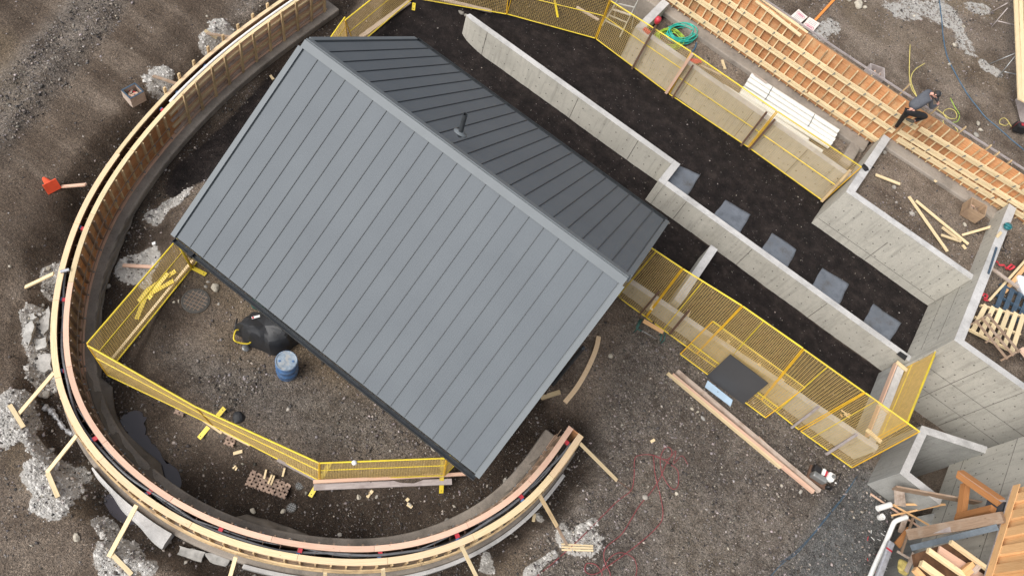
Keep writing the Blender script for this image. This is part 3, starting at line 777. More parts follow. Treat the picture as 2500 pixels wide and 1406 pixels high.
mb = MB(); dz = [(Vector(P(1350, 938, .0)) + Vector((0, 0, h))) for h in np.arange(-.1, 2.9, .03)]
mb.tube(dz, [.055 + .006 * (i % 2) for i in range(len(dz))], 12); obj('downspout', mb, M['gutter'], house, True)

# ------------------------------------------------------------------ concrete walls
def cwall(name, label, plan, z0, z1, holes=(), joints=(), mat='concrete', top='concrete_top', cat='wall', group='cast concrete site walls', hz=.0):
    z1 += random.uniform(0, .004)
    """plan: closed outline (world xy); holes: list of (p, q, zlo, zhi, nx, nz) on a face line"""
    mb = MB(); mb.prism(plan, z0, z1, 0, 1)
    cx = sum(p[0] for p in plan) / len(plan); cy = sum(p[1] for p in plan) / len(plan)
    t = thing(name, (cx, cy, z0), label, cat, group)
    w = obj('wall_body', mb, [M[mat], M[top]], t); bevel(w, .012, 1)
    if holes:
        hb = MB()
        for (p, q, zlo, zhi, nx, nz) in holes:
            p = Vector((p[0], p[1], 0)); q = Vector((q[0], q[1], 0)); d = (q - p); L = d.length; d.normalize(); n = Vector((d.y, -d.x, 0))
            for i in range(nx):
                for k in range(nz):
                    c = p + d * (L * (i + .5) / nx + random.uniform(-.03, .03)) + n * .001; c.z = zlo + (zhi - zlo) * (k + .5) / nz + random.uniform(-.015, .015)
                    r = random.uniform(.017, .028)
                    hb.add([c + d * r * math.cos(a) + Vector((0, 0, 1)) * r * math.sin(a) * 1.1 + n * .004 for a in [j * math.pi / 3 for j in range(6)]] + [c + n * .0], [(0, 1, 2, 3, 4, 5)])
        obj('tie_holes', hb, M['tiehole'], t, kind='stuff')
    if joints:
        for (a, b2) in joints:
            a = Vector(a); b2 = Vector(b2)
            jb = MB(); jb.bar(a, b2, .018, .018, (1, 1, .1)); obj('joint_line', jb, M['jointline'], t)
    return t
# W1 ramp wall
cwall('concrete_wall', 'long low concrete wall with tapered free end beside the grey roof', [(-9.48, W1Y + .06), (-9.2, W1Y), (-.75, W1Y), (-.75, W1Y + .22), (-9.42, W1Y + .22)], -.3, 1.1,
      [((-9.2, W1Y), (-.8, W1Y), .1, 1.0, 18, 2)], [((x, W1Y, -.1), (x, W1Y, 1.08)) for x in (-8.5, -4.6, -2.1)])
cwall('concrete_wall', 'short concrete return wall joining the two long low walls', [(-.745, W2Y), (-.5, W2Y), (-.5, W1Y + .22), (-.745, W1Y + .22)], -.3, 1.1, [((-.745, W1Y + .2), (-.745, W2Y + .1), .2, .95, 2, 2)])
cwall('concrete_wall', 'long low concrete wall in front of the five grey mats', [(-.495, W2Y), (W6X - .005, W2Y), (W6X - .005, W2Y + .23), (-.495, W2Y + .23)], -.3, 1.1,
      [((-.5, W2Y), (8.9, W2Y), .12, 1.0, 20, 2)], [((x, W2Y, -.1), (x, W2Y, 1.08)) for x in (.4, 3.0, 5.9)])
s3 = [P(1736, 599, .85), P(1753, 612, .85), P(1661, 747, .85), P(1640, 752, .85)]
cwall('concrete_stub_wall', 'narrow concrete stub wall crossing the dark strip behind the yellow fence', [(1.86, 13.70), (2.12, 13.70), (2.12, 16.30), (1.86, 16.30)], -.3, .86)
# W4 + W5 + W6 + W7
cwall('concrete_wall', 'tall concrete retaining wall on the far side of the mats', [(4.26, W4Y), (W6X - .005, W4Y), (W6X - .005, W4Y + .24), (4.26, W4Y + .24)], .3, 2.7,
      [((4.5, W4Y), (8.9, W4Y), 1.0, 2.6, 12, 4)], [((4.3, W4Y, 1.12), (8.95, W4Y, 1.12)), ((6.4, W4Y, .8), (6.4, W4Y, 2.0))])
cwall('concrete_wall', 'concrete cross wall the worker steps from, between two soil bays', [(4.26, W4Y + .245), (4.52, W4Y + .245), (4.66, fy(4.6) - .3), (4.40, fy(4.4) - .3)], .3, 2.7,
      [((4.40, fy(4) - .4), (4.27, W4Y + .3), 1.9, 2.6, 6, 2)])
cwall('concrete_wall', 'tall concrete end wall closing the walkway beside the pallets', [(W6X, 17.105), (W6X + .28, 17.105), (W6X + .28, 23.35), (W6X, 23.35)], -.6, 3.06,
      [((W6X, 23.3), (W6X, W4Y + .3), 2.5, 2.95, 8, 1), ((W6X, W4Y), (W6X, 17.4), .95, 2.95, 7, 5)], [((W6X, 17.3, 1.5), (W6X, W4Y, 1.5)), ((W6X, 17.35, 2.2), (W6X, W4Y, 2.2))])
cwall('concrete_wall', 'highest concrete wall, with rows of tie holes, behind the end of the yellow fence', [(W6X, 17.10), (W6X, 16.88), (15.5, 16.88), (15.5, 17.10)], -1.9, 3.06,
      [((W6X + .1, 16.88), (13.0, 16.88), -.3, 2.9, 11, 8)], [((9.0, 16.88, 1.5), (15, 16.88, 1.5)), ((10.2, 16.88, -.5), (10.2, 16.88, 3.0)), ((11.4, 16.88, -.5), (11.4, 16.88, 3.0)), ((9.0, 16.88, .55), (15, 16.88, .55))])
# W10, W11
cwall('concrete_wall', 'concrete cross wall beside the stepladder and the hose coils', [(-4.60, W11Y + .01), (-4.32, W11Y + .235), (-4.30, FY - .35), (-4.58, FY - .35)], .3, 2.2)
cwall('concrete_wall', 'concrete wall behind the upper row of yellow fence panels', [(-4.55, W11Y), (4.25, W11Y), (4.25, W11Y + .23), (-4.3, W11Y + .23)], .3, 2.2,
      [((-4.4, W11Y), (4.2, W11Y), .95, 2.1, 22, 3)], [((x, W11Y, .8), (x, W11Y, 2.18)) for x in (-2.0, .4, 2.6)])
# R wall and W12
def rz(x): return .62 + .05 * x
mb = MB()
RA, RB_ = (-.6, 13.33), (9.15, 13.50)
c8 = [(RA[0], RA[1], -.3), (RB_[0], RB_[1], -.3), (RB_[0], RB_[1] + .2, -.3), (RA[0], RA[1] + .2, -.3)]
c8 += [(x, y, rz(x)) for x, y, _ in c8]
mb.box8(c8); mb.m[-5] = 1
t = thing('concrete_wall', (4, 13.4, -.3), 'low concrete kerb wall seen through the lower yellow fence', 'wall', 'cast concrete site walls')
bevel(obj('wall_body', mb, [M['concrete'], M['concrete_top']], t), .012, 1)
hb = MB()
for i in range(26):
    x = -.4 + i * .36
    c = Vector((x, 13.325 + .0174 * (x + .6), .32 + .2 * (i % 2)))
    hb.add([c + Vector((.02 * math.cos(a), -.001, .02 * math.sin(a))) for a in [j * math.pi / 3 for j in range(6)]], [(0, 1, 2, 3, 4, 5)])
obj('tie_holes', hb, M['tiehole'], t, kind='stuff')
cwall('concrete_wall', 'short concrete end wall edged with a board, under the upright gate panel', [(8.86, 13.75), (9.10, 13.75), (9.0, 16.85), (8.76, 16.85)], -.3, .95, mat='concrete_grey')
mb = MB(); mb.bar((8.80, 13.8, .90), (8.70, 16.8, .90), .035, .22); solo('form_board', mb, M['pinkwood'], 'thin form board still fixed along the short concrete end wall', 'board')
for k, (y, l) in enumerate(((16.75, 'upper'), (15.0, 'middle'), (13.95, 'lower'))):
    mb = MB(); mb.bar((8.66, y, 1.0), (9.2, y - .05, 1.0), .12, .045); solo('wood_cleat', mb, M['lumber'], f'short wood cleat laid across the short concrete end wall, {l} of three', 'board', 'cleats on the end wall')
# W8 concrete well
a0, a1, a2, a3 = (9.80, 13.06), (9.95, 14.95), (9.98, 15.10), (12.2, 15.75)
t8z = 1.45
def k(u, v): return tuple(P(u, v, t8z))[:2]
WA, WB, WC, WD = k(2196, 1155), k(2250, 1038), k(2410, 1090), k(2295, 1232)
def offs(p, q, d):
    p = Vector(p); q = Vector(q); n = (q - p).normalized(); n = Vector((n.y, -n.x)) * d; return tuple(p + n), tuple(q + n)
for lab, pA, pB, d in (('concrete well wall on the gravel side, left of the dark opening', WA, WB, .24), ('concrete well wall behind the dark opening', WB, WC, .24), ('concrete well wall in front of the dark opening, nearest the timber', WD, WA, .24)):
    o1, o2 = offs(pA, pB, d)
    e = Vector(pB) - Vector(pA); e.normalize(); e *= .003
    cwall('concrete_well_wall', lab, [tuple(Vector(pA) + e), tuple(Vector(pB) - e), tuple(Vector(o2) - e), tuple(Vector(o1) + e)], -3.4, t8z + .003 * len(lab) % .02, mat='concrete_grey', group='walls of the concrete well')
zb9 = -3.2
w9x = 11.9
y9 = PX(2409, 1094, w9x).y
cwall('concrete_building_wall', 'pale concrete building wall with tie holes right of the well', [(w9x, y9), (w9x, 6), (w9x + .3, 6), (w9x + .3, y9)], PX(2316, 1137, w9x).z, 4.6,
      [((w9x, y9 - .05), (w9x, 11.5), -.6, 4.4, 12, 9)], [((w9x, y9, 2.6), (w9x, 10, 2.6)), ((w9x, y9, .6), (w9x, 10, .6))], group='cast concrete site walls')
print('W9', w9x, y9, PX(2316, 1137, w9x).z)
mb = MB(); mb.box(WA[0] + .26, 16, 8, WB[1] + 1.2, -3.3, -3.0); solo('pit_shade_sheet', mb, M['black'], 'black sheet painting the deep shade at the bottom of the concrete well', 'shade sheet')  # added black floor: the darkness of the opening is put into its colour

# ------------------------------------------------------------------ curved wall formwork
outer = thing('curved_formwork', rpt(RLEN * .5, .1, ZB), 'outer ring of curved timber formwork with flat top boards', 'formwork', 'rings of curved formwork')
inner = thing('curved_formwork', rpt(RLEN * .5, .5, ZB), 'inner ring of curved timber formwork with studs facing the house', 'formwork', 'rings of curved formwork')
def ribbon(mb, s0, s1, o0, o1, z0, z1, m=0, step=.14):
    n = max(1, int((s1 - s0) / step)); ss = [s0 + (s1 - s0) * i / n for i in range(n + 1)]
    vs = []; r = random.random() * 9
    for s_ in ss: vs += [rpt(s_, o0, z0), rpt(s_, o1, z0), rpt(s_, o1, z1), rpt(s_, o0, z1)]
    fs = []; uv = []
    W = [abs(o1 - o0), abs(z1 - z0)] * 2
    for i in range(n):
        for k_ in range(4):
            a, b2 = i * 4 + k_, i * 4 + (k_ + 1) % 4
            fs.append((a, b2, b2 + 4, a + 4)); u0, u1 = ss[i] + r, ss[i + 1] + r; v0 = r * 3 + k_; v1 = v0 + W[k_]
            uv.append([(u0, v0), (u0, v1), (u1, v1), (u1, v0)])
    fs += [(3, 2, 1, 0), (n * 4, n * 4 + 1, n * 4 + 2, n * 4 + 3)]; uv += [[(r, 0), (r, .1), (r + .1, .1), (r + .1, 0)]] * 2
    return mb.add(vs, fs, m, uv)
S_STR = rs_of(262, 393)          # straight studs above, bent plywood below
S_A = rs_of(395, 236)
s_ = 0.0; i = 0
while s_ < RLEN - .2:
    e_ = min(RLEN, s_ + random.uniform(2.1, 2.7))
    if RLEN - e_ < .6: e_ = RLEN
    wdt = .11 if s_ < S_A else .145
    mb = MB(); ribbon(mb, s_ + .004, e_ - .004, 0, wdt, ZT - .038, ZT + random.uniform(-.004, .004)); obj('top_board', mb, M['lumber_top'] if i % 3 else M['lumber'], outer)
    mb = MB(); ribbon(mb, s_ + .003, e_ - .003, wdt - .03, wdt - .012, ZB, ZT - .0385); obj('form_lining', mb, M['darkply'] if s_ > S_STR * .3 else M['plywood'], outer)
    mb = MB(); ribbon(mb, s_ + .003, e_ - .003, .03, .045, ZB + .1, ZT - .0385); obj('plywood_panel', mb, M['oldply'], outer)
    s_ = e_; i += 1
IN0, IN1 = .295, .425
s_ = 0.35; i = 0; e_max = RLEN + 0
s_end = rs_of(1408, 1030)
s_end = RLEN
while s_ < s_end - .2:
    e_ = min(s_end, s_ + random.uniform(2.1, 2.7))
    if s_end - e_ < .6: e_ = s_end
    st = e_ < S_A + .5
    i0, i1 = (.33, .42) if st else (IN0, IN1)
    mb = MB(); ribbon(mb, s_ + .004, e_ - .004, i0, i1, ZT - .038, ZT + random.uniform(-.004, .004)); obj('top_board', mb, M['lumber'] if s_ < rs_of(165, 590) else M['pinkwood'], inner)
    mb = MB(); ribbon(mb, s_ + .003, e_ - .003, i0, i0 + .018, ZB, ZT - .0385); obj('form_lining', mb, M['darkply'], inner)
    mb = MB(); ribbon(mb, s_ + .003, e_ - .003, .365, .383, ZB + .03, ZT - .0385); obj('plywood_panel', mb, M['pinkwood'] if st else (M['plywood'] if s_ < rs_of(165, 570) else M['oldply']), inner)
    mb = MB(); ribbon(mb, s_ + .003, e_ - .003, .384, .50, ZB, ZB + .038); obj('bottom_plate', mb, M['pinkwood'], inner)
    s_ = e_; i += 1
# end bulkhead
mb = MB(); a = rpt(RLEN, .13, 0); b2 = rpt(RLEN, .31, 0); mb.bar((a.x, a.y, .15), (b2.x, b2.y, .15), .03, 1.3); obj('end_board', mb, M['plywood'], outer)
# straight stretch: studs, walers and the white tube under the top
for k_, zz in enumerate((-.26, .02, .30, .60)):
    s_ = .4
    while s_ < S_A + .3:
        e_ = min(S_A + .3, s_ + 3.2); mb = MB()
        ribbon(mb, s_ + .01, e_ - .01, .385, .465, zz, zz + .06, step=.5); obj('waler', mb, M['lumber'] if k_ % 2 else M['weathered'], inner); s_ = e_
mb = MB(); mb.tube([rpt(x, .27, ZT - .02) for x in np.linspace(.3, S_A, 40)], .042, 8); solo('white_tube', mb, M['white'], 'long white tube lying in the top of the straight formwork at upper left', 'pipe', smooth=True)
sp = .665; n_st = int((S_A + .2) / sp)
for i in range(n_st):
    s_ = .5 + i * sp; lean = random.uniform(-.05, .05); p0 = rpt(s_, .52, ZB - .05); p1 = rpt(s_ + lean, .50, ZT + random.uniform(.10, .16)); t1 = rpt(s_ + .1, 0, 0) - rpt(s_, 0, 0)
    mb = MB(); mb.bar(p0, p1, .085, .045, (rpt(s_, 1, 0) - rpt(s_, 0, 0))); obj('stud', mb, M['stud'], inner)
    p0 = rpt(s_ + .1, -.05, ZB); p1 = rpt(s_ + .1, -.05, ZT + random.uniform(.12, .2))
    mb = MB(); mb.bar(p0, p1, .085, .05, (rpt(s_, 1, 0) - rpt(s_, 0, 0))); obj('stud', mb, M['stud'], outer)
# bent stretch: uprights on both faces, strap, brackets
s_ = S_A + .55; i = 0
while s_ < RLEN - .15:
    far = s_ > rs_of(160, 1010)
    mb = MB(); mb.bar(rpt(s_, .43, ZB + .16), rpt(s_, .43, ZT - .045), .038, .088, (rpt(s_, 1, 0) - rpt(s_, 0, 0))); obj('stud', mb, M['brownwood'] if s_ > rs_of(200, 490) else M['stud'], inner)
    mb = MB(); mb.bar(rpt(s_, .0, ZB + .1), rpt(s_, .0, ZT - .12), .038, .06, (rpt(s_, 1, 0) - rpt(s_, 0, 0))); obj('stud', mb, M['stud'], outer)
    if i % 2 == 0:
        mb = MB(); mb.bar(rpt(s_, .47, .28), rpt(s_, .53, .28), .03, .05); mb.bar(rpt(s_ + .02, .53, .24), rpt(s_ + .02, .53, .33), .015, .015); obj('tie_bracket', mb, M['steel'], inner)
        mb = MB(); mb.bar(rpt(s_, .47, -.16), rpt(s_, .54, -.16), .03, .05); obj('tie_bracket', mb, M['steel'], inner)
    s_ += .36; i += 1
for zz in (.30, -.14):
    s_ = S_A + .5
    while s_ < RLEN - .1:
        e_ = min(RLEN, s_ + 2.4); mb = MB(); ribbon(mb, s_ + .005, e_ - .005, .476, .494, zz - .02, zz + .02); obj('strap', mb, M['brownwood'], inner)
        mb = MB(); ribbon(mb, s_ + .005, e_ - .005, -.075, -.035, zz - .045, zz + .045); obj('waler', mb, M['stud'], outer); s_ = e_
# cross ties near the top of the slot
tb = MB(); s_ = .6
while s_ < RLEN - .1:
    tb.bar(rpt(s_, .13, ZT - .12), rpt(s_, .36, ZT - .12), .012, .012); tb.bar(rpt(s_ + .02, .25, ZT - .2), rpt(s_ + .02, .25, ZT - .03), .012, .012); s_ += .42
obj('cross_ties', tb, M['brownsteel'], inner, kind='stuff')
# footing and lining sheet
mb = MB(); ribbon(mb, 0, RLEN + .0, -.20, .76, ZB - .5, ZB - .003); o = obj('footing', mb, M['footing'], None, label='grey concrete strip footing under the curved formwork'); o['category'] = 'footing'; bevel(o, .05, 3)
mb = MB(); ribbon(mb, rs_of(590, 1345), rs_of(1400, 1130), -.30, -.205, ZB - .4, ZB + .05); o = solo('concrete_upstand', mb, M['concrete_top'], 'rough pale concrete edge outside the lower formwork, bottom of the photo', 'kerb')
_s0, _s1 = rs_of(212, 1104), rs_of(410, 1270)
mb = MB(); n_seg = 26; vs = []
for i in range(n_seg + 1):
    x_ = _s0 + (_s1 - _s0) * i / n_seg; w_ = .05 + .34 * (i / n_seg) ** 1.3 + .02 * math.sin(i * .6); h_ = -.22 + .02 * math.sin(i * .5)
    vs += [rpt(x_, -.21, -1.0), rpt(x_, -.21 - w_, -1.0), rpt(x_, -.21 - w_, h_ - .09), rpt(x_, -.21 - w_ * .7, h_), rpt(x_, -.21, h_ + .02)]
mb.add(vs, [(i * 5 + k_, i * 5 + (k_ + 1) % 5, i * 5 + 5 + (k_ + 1) % 5, i * 5 + 5 + k_) for i in range(n_seg) for k_ in range(5)] + [(4, 3, 2, 1, 0), tuple(n_seg * 5 + k_ for k_ in range(5))])
solo('concrete_upstand', mb, M['concrete_top'], 'pale rough concrete ledge outside the lower left formwork', 'kerb', smooth=True, auto=40)
def sheet_along(s0, s1, o0, o1, z0, z1, nm, lab, mat, seed):
    mb = MB(); ns, no = int((s1 - s0) / .1), 9; rg = np.random.default_rng(seed); ph = rg.random(6) * 6
    vs = []
    for i in range(ns + 1):
        s_ = s0 + (s1 - s0) * i / ns; wv = .5 + .5 * math.sin(s_ * 1.1 + ph[0]) * math.sin(s_ * .53 + ph[1]); tp = min(1, i / 6, (ns - i) / 6)
        for j in range(no + 1):
            f_ = j / no; of = o0 + (o1 - o0) * f_ * (.35 + .65 * wv) * (.3 + .7 * tp)
            z_ = z0 + (z1 - z0) * f_ ** .8 + .05 * math.sin(s_ * 4 + f_ * 7 + ph[2]) * math.sin(f_ * 3.1) + .03 * math.sin(s_ * 9.7 + ph[3] + f_ * 3)
            vs.append(rpt(s_, of, z_))
    fs = [(i * (no + 1) + j, (i + 1) * (no + 1) + j, (i + 1) * (no + 1) + j + 1, i * (no + 1) + j + 1) for i in range(ns) for j in range(no)]
    mb.add(vs, fs); o = solo(nm, mb, M[mat], lab, 'sheet', smooth=True)
    sm = o.modifiers.new('thick', 'SOLIDIFY'); sm.thickness = .006
sheet_along(rs_of(122, 880), rs_of(330, 1215), .50, 1.12, ZB + .10, -.50, 'ground_sheet', 'crumpled grey geotextile sheet between formwork and puddle', 'fabric', 1)
sheet_along(rs_of(480, 1305), rs_of(790, 1381), .50, .95, ZB + .05, -.50, 'ground_sheet', 'muddy grey geotextile sheet tucked below the bottom inner formwork', 'fabric', 2)
sheet_along(rs_of(1010, 1376), rs_of(1400, 1130), .50, .88, ZB + .05, -.50, 'ground_sheet', 'grey geotextile sheet along the lower right inner formwork', 'fabric', 3)
sheet_along(rs_of(240, 425), rs_of(124, 900), .74, .96, ZB - .02, -.50, 'ground_sheet', 'dark grey folded sheet along the left inner footing', 'fabric', 4)
# conduits and spacer clips in the slot
s0c = rs_of(140, 650)
def wig(s0, s1, off, z, r, ph, lab, mat):
    mb = MB(); mb.tube([rpt(s_, off + .045 * math.sin(s_ * 1.3 + ph) + .02 * math.sin(s_ * 3.1 + ph), z + .03 * math.sin(s_ * 2 + ph)) for s_ in np.linspace(s0, s1, int((s1 - s0) / .09))], r, 8)
    solo('conduit', mb, M[mat], lab, 'pipe', 'black conduits lying in the curved formwork', smooth=True)
wig(s0c, RLEN - .35, .21, ZT - .11, .036, 0, 'thicker glossy black conduit lying in the slot of the curved formwork', 'pipeblack')
wig(s0c + .8, RLEN - .8, .26, ZT - .15, .022, 2.2, 'thinner black conduit lying beside the thick one in the curved formwork', 'pipeblack')
clips = [(383, 268), (440, 232), (505, 168), (175, 555), (137, 735), (155, 908), (225, 1075), (351, 1218), (524, 1321), (725, 1371), (928, 1367), (1118, 1311), (1275, 1213), (1390, 1085)]
wh_ = ['beside the blue scrap box', 'beside the second stub of the straight formwork', 'in the straight formwork at upper left', 'in the left slot level with the roof corner', 'in the left slot below the metal coupling', 'in the left slot by the fence corner', 'above the second lower left brace', 'above the long brace at lower left', 'third from the bottom middle, going left', 'in the slot at bottom middle left', 'in the slot at bottom middle', 'beside the brace at bottom right', 'above the muddy brown brace', 'nearest the open end of the formwork']
for i, (u, v) in enumerate(clips):
    q_ = P(u, v, ZT - .14); s_ = float(RS[np.argmin((RP[:, 0] - q_.x) ** 2 + (RP[:, 1] - q_.y) ** 2)])
    t = thing('spacer_clip', rpt(s_, .20, ZT - .3), 'red and blue spacer clip ' + wh_[i], 'clip', 'red and blue clips in the curved formwork')
    mb = MB(); mb.bar(rpt(s_, .19, ZT - .12), rpt(s_, .29, ZT - .12), .10, .09); obj('red_half', mb, M['red'], t)
    mb = MB(); mb.bar(rpt(s_ - .03, .14, ZT - .13), rpt(s_ - .03, .188, ZT - .13), .09, .09); obj('blue_half', mb, M['blue'], t)
s_ = rs_of(140, 660); mb = MB(); q_ = P(158, 661, ZT + .03); mb.tube([(q_.x - .05, q_.y - .09, q_.z), (q_.x + .05, q_.y + .09, q_.z)], .045, 12); solo('pipe_coupling', mb, M['foil'], 'small metal pipe coupling resting on the inner top board', 'coupling', smooth=True, auto=40)

# braces from the ring down to the ground
def brace(a, b2, lab, mat='lumber', za=ZT - .08, w=.09, foot=None):
    p0 = P(a[0], a[1], za); p1 = G(b2[0], b2[1], .05)
    t = thing('timber_brace', p1, lab, 'brace', 'timber braces holding the curved formwork')
    mb = MB(); mb.bar(p0, p1, w, .04); obj('brace', mb, M[mat], t)
    if foot:
        f0, f1 = G2(foot[:2], foot[2:], .04); mb = MB(); mb.bar(f0, f1, .10, .04); obj('stake_board', mb, M['lumber'], t)
brace((132, 910), (46, 1010), 'pale timber brace at the left with a board lying on the grout heap', foot=(24, 988, 58, 1043))
brace((188, 1062), (115, 1153), 'pale timber brace second from the left bottom, foot in grout', foot=(118, 1155, 143, 1214))
brace((334, 1232), (266, 1358), 'long pale timber brace at lower left with foot board', foot=(274, 1353, 322, 1402), w=.10)
brace((576, 1358), (552, 1440), 'pale timber brace cut by the bottom edge, left of middle')
brace((794, 1398), (790, 1450), 'short stub of pale brace at the bottom edge, second from left')
brace((935, 1388), (940, 1450), 'short stub of pale brace at the bottom edge, under the spacer clip')
brace((1124, 1328), (1172, 1425), 'pale timber brace at bottom right of the ring, reaching the photo edge')
brace((1314, 1203), (1360, 1284), 'muddy brown timber brace right of the ring', 'stud', w=.10)
brace((1416, 1082), (1506, 1172), 'slim pale timber brace from the open end of the ring')
brace((131, 668), (62, 701), 'short brace on the left of the ring with a dark tip', w=.09)
brace((209, 451), (150, 456), 'short brace beside the fallen orange cone', 'pinkwood')
brace((432, 205), (374, 186), 'weathered brace on the grout patch near the blue scrap box', 'brownwood')
brace((570, 92), (505, 82), 'weathered brace on the upper grout patch', 'brownwood', foot=(500, 78, 530, 97))
# ------------------------------------------------------------------ yellow mesh fences
def fence(bl, br, tl, tr, lab, mode='h', frac=.60, group='yellow mesh fence panels', wr=.005, sp=.068):
    bl, br, tl, tr = map(Vector, (bl, br, tl, tr))
    loc = (bl + br) / 2
    t = thing('mesh_fence_panel', loc, lab, 'fence panel', group)
    nrm = (br - bl).cross(tl - bl).normalized()
    for nm, a, b2, r, m_ in (('top_rail', tl, tr, .022, 'yellow'), ('bottom_rail', bl, br, .020, 'yellow'), ('side_rail', bl, tl, .019, 'orangeyellow'), ('side_rail', br, tr, .019, 'orangeyellow')):
        mb = MB(); mb.tube([a, b2], r, 8); obj(nm, mb, M[m_], t, True, auto=50)
    if mode == 'h':
        a, b2 = bl.lerp(tl, frac), br.lerp(tr, frac); nm = 'mid_rail'
    else:
        a, b2 = bl.lerp(br, frac), tl.lerp(tr, frac); nm = 'mid_rail'
    mb = MB(); mb.tube([a, b2], .016, 8); obj(nm, mb, M['yellow'], t, True, auto=50)
    wb = MB(); W = (br - bl).length; H = (tl - bl).length
    nw = max(2, int(W / sp)); nh = max(2, int(H / sp)); r = wr
    for i in range(1, nw):
        f_ = i / nw; wb.tube([bl.lerp(br, f_) + nrm * .004, tl.lerp(tr, f_) + nrm * .004], r, 4, caps=False)
    for i in range(1, nh):
        f_ = i / nh; wb.tube([bl.lerp(tl, f_) - nrm * .004, br.lerp(tr, f_) - nrm * .004], r, 4, caps=False)
    obj('wire_mesh', wb, M['wire'], t)
    return t
def foot(a, b2, lab, z=.03, h=None):
    p0, p1 = G2(a, b2, z)
    t = thing('stabilizer_bar', (p0 + p1) / 2, lab, 'fence foot', 'flat yellow steel fence feet')
    mb = MB(); mb.bar(p0, p1, .115, .012); obj('foot_plate', mb, M['yellow'], t)
    d = (p1 - p0).normalized()
    for q_ in (p0 + d * .07, p1 - d * .07):
        mb = MB(); mb.lathe(q_ + Vector((0, 0, .0065)), [(.016, 0), (.016, .002)], 10); obj('bolt_hole', mb, M['black'], t)
zt_ = 1.72
def gp(u, v): return P(u, v, .04)
def tp(u, v, z=zt_): return P(u, v, z)
fence(gp(262, 911), gp(470, 652), tp(213, 838), tp(430, 587), 'yellow mesh fence panel lower left, standing over the loose yellow feet')
fence(gp(470, 652), gp(512, 604), tp(430, 587), tp(470, 540), 'yellow mesh fence panel running under the left roof corner')
fence(gp(262, 915), gp(519, 1037), tp(214, 843), tp(478, 993), 'yellow mesh fence panel seen edge-on from the left fence corner')
fence(gp(519, 1037), gp(779, 1172), tp(478, 993), tp(779, 1130), 'yellow mesh fence panel seen nearly edge-on above the brown blocks')
fence(gp(781, 1172), gp(1083, 1160), tp(781, 1130), tp(1090, 1118), 'yellow mesh fence panel below the house with a white cap on its rail')
fence(gp(1085, 1160), gp(1160, 1085), tp(1092, 1118), tp(1168, 1045), 'yellow mesh fence panel disappearing under the lower roof corner')
mb = MB(); mb.tube([gp(468, 655), tp(430, 587, 1.8)], .03, 8); solo('fence_post', mb, M['yellow'], 'yellow channel post at the left roof corner', 'post', smooth=True)
mb = MB(); mb.lathe(P(865, 1129, 1.74), [(.001, -.06), (.05, -.035), (.065, 0), (.05, .035), (.001, .06)], 14); solo('white_cap', mb, M['white'], 'round white cap resting on the yellow fence below the house', 'rail cap', smooth=True)  # round cap on the rail, modelled as a small ball
foot((550, 1000), (488, 1074), 'yellow fence foot crossing under the edge-on fence')
foot((806, 1132), (757, 1214), 'yellow fence foot at the bend of the fence below the house')
foot((1079, 1118), (1076, 1205), 'yellow fence foot at the right end of the fence below the house')
foot((466, 652), (503, 671), 'short yellow fence foot beside the left roof corner')
foot((1011, 8), (1009, 26), 'small yellow fence foot at the top, right of the fence corner', .03)
for i, (a, b2, l) in enumerate((((430, 666), (360, 714), 'uppermost loose yellow foot in the pile'), ((365, 702), (333, 779), 'loose yellow foot pointing down at the end of the pile'), ((410, 669), (363, 732), 'loose yellow foot lying crosswise in the pile'), ((425, 690), (368, 722), 'loose yellow foot lowest on the right of the pile'), ((362, 706), (338, 736), 'short loose yellow foot on the left of the pile'))):
    foot(a, b2, l + ' behind the mesh fence', .05 + .02 * i)
# upper left fences
def ga(u, v, z): return P(u, v, z)
fence(ga(868, 117, .2), ga(1006, -1, .35), ga(843, 50, 2.0), ga(952, -37, 2.1), 'yellow mesh fence panel above the roof peak, top of the photo')
fence(ga(800, 155, .1), ga(848, 96, .2), ga(766, 150, 1.95), ga(842, 43, 2.0), 'narrow piece of yellow fence left above the roof peak')
zf = F + .06
fence(ga(1018, -3, .50), ga(1236, 35, .68), PY(1065, -60, P(1018, -3, .5).y), PY(1246, -50, P(1236, 35, .68).y), 'yellow mesh fence panel at the top edge behind the tapered wall end')
fence(ga(1238, 35, .68), ga(1453, 94, zf), ga(1262, -50, 2.6), ga(1489, 0, zf + 1.9), 'yellow mesh fence panel at the top with a yellow tag hanging in it')
def up(u, v): return PY(u, v, W11Y - .07)
fence(up(1456, 96), up(1632, 228), up(1491, 3), up(1687, 127), 'yellow mesh fence panel in front of the stepladder and hose coils')
fence(up(1634, 230), up(1826, 359), up(1690, 130), up(1896, 271), 'yellow mesh fence panel in front of the white pipes', frac=.42)
fence(up(1829, 361), up(2010, 491), up(1899, 273), up(2103, 408), 'yellow mesh fence panel right end of the upper row, by the cross wall', frac=.42)
mb = MB(); mb.bar(P(1354, 0, 2.0), P(1362, 43, 1.5), .09, .012, (0, -1, 0)); solo('fence_tag', mb, M['yellow'], 'long yellow tag plate hanging on the top fence', 'tag')
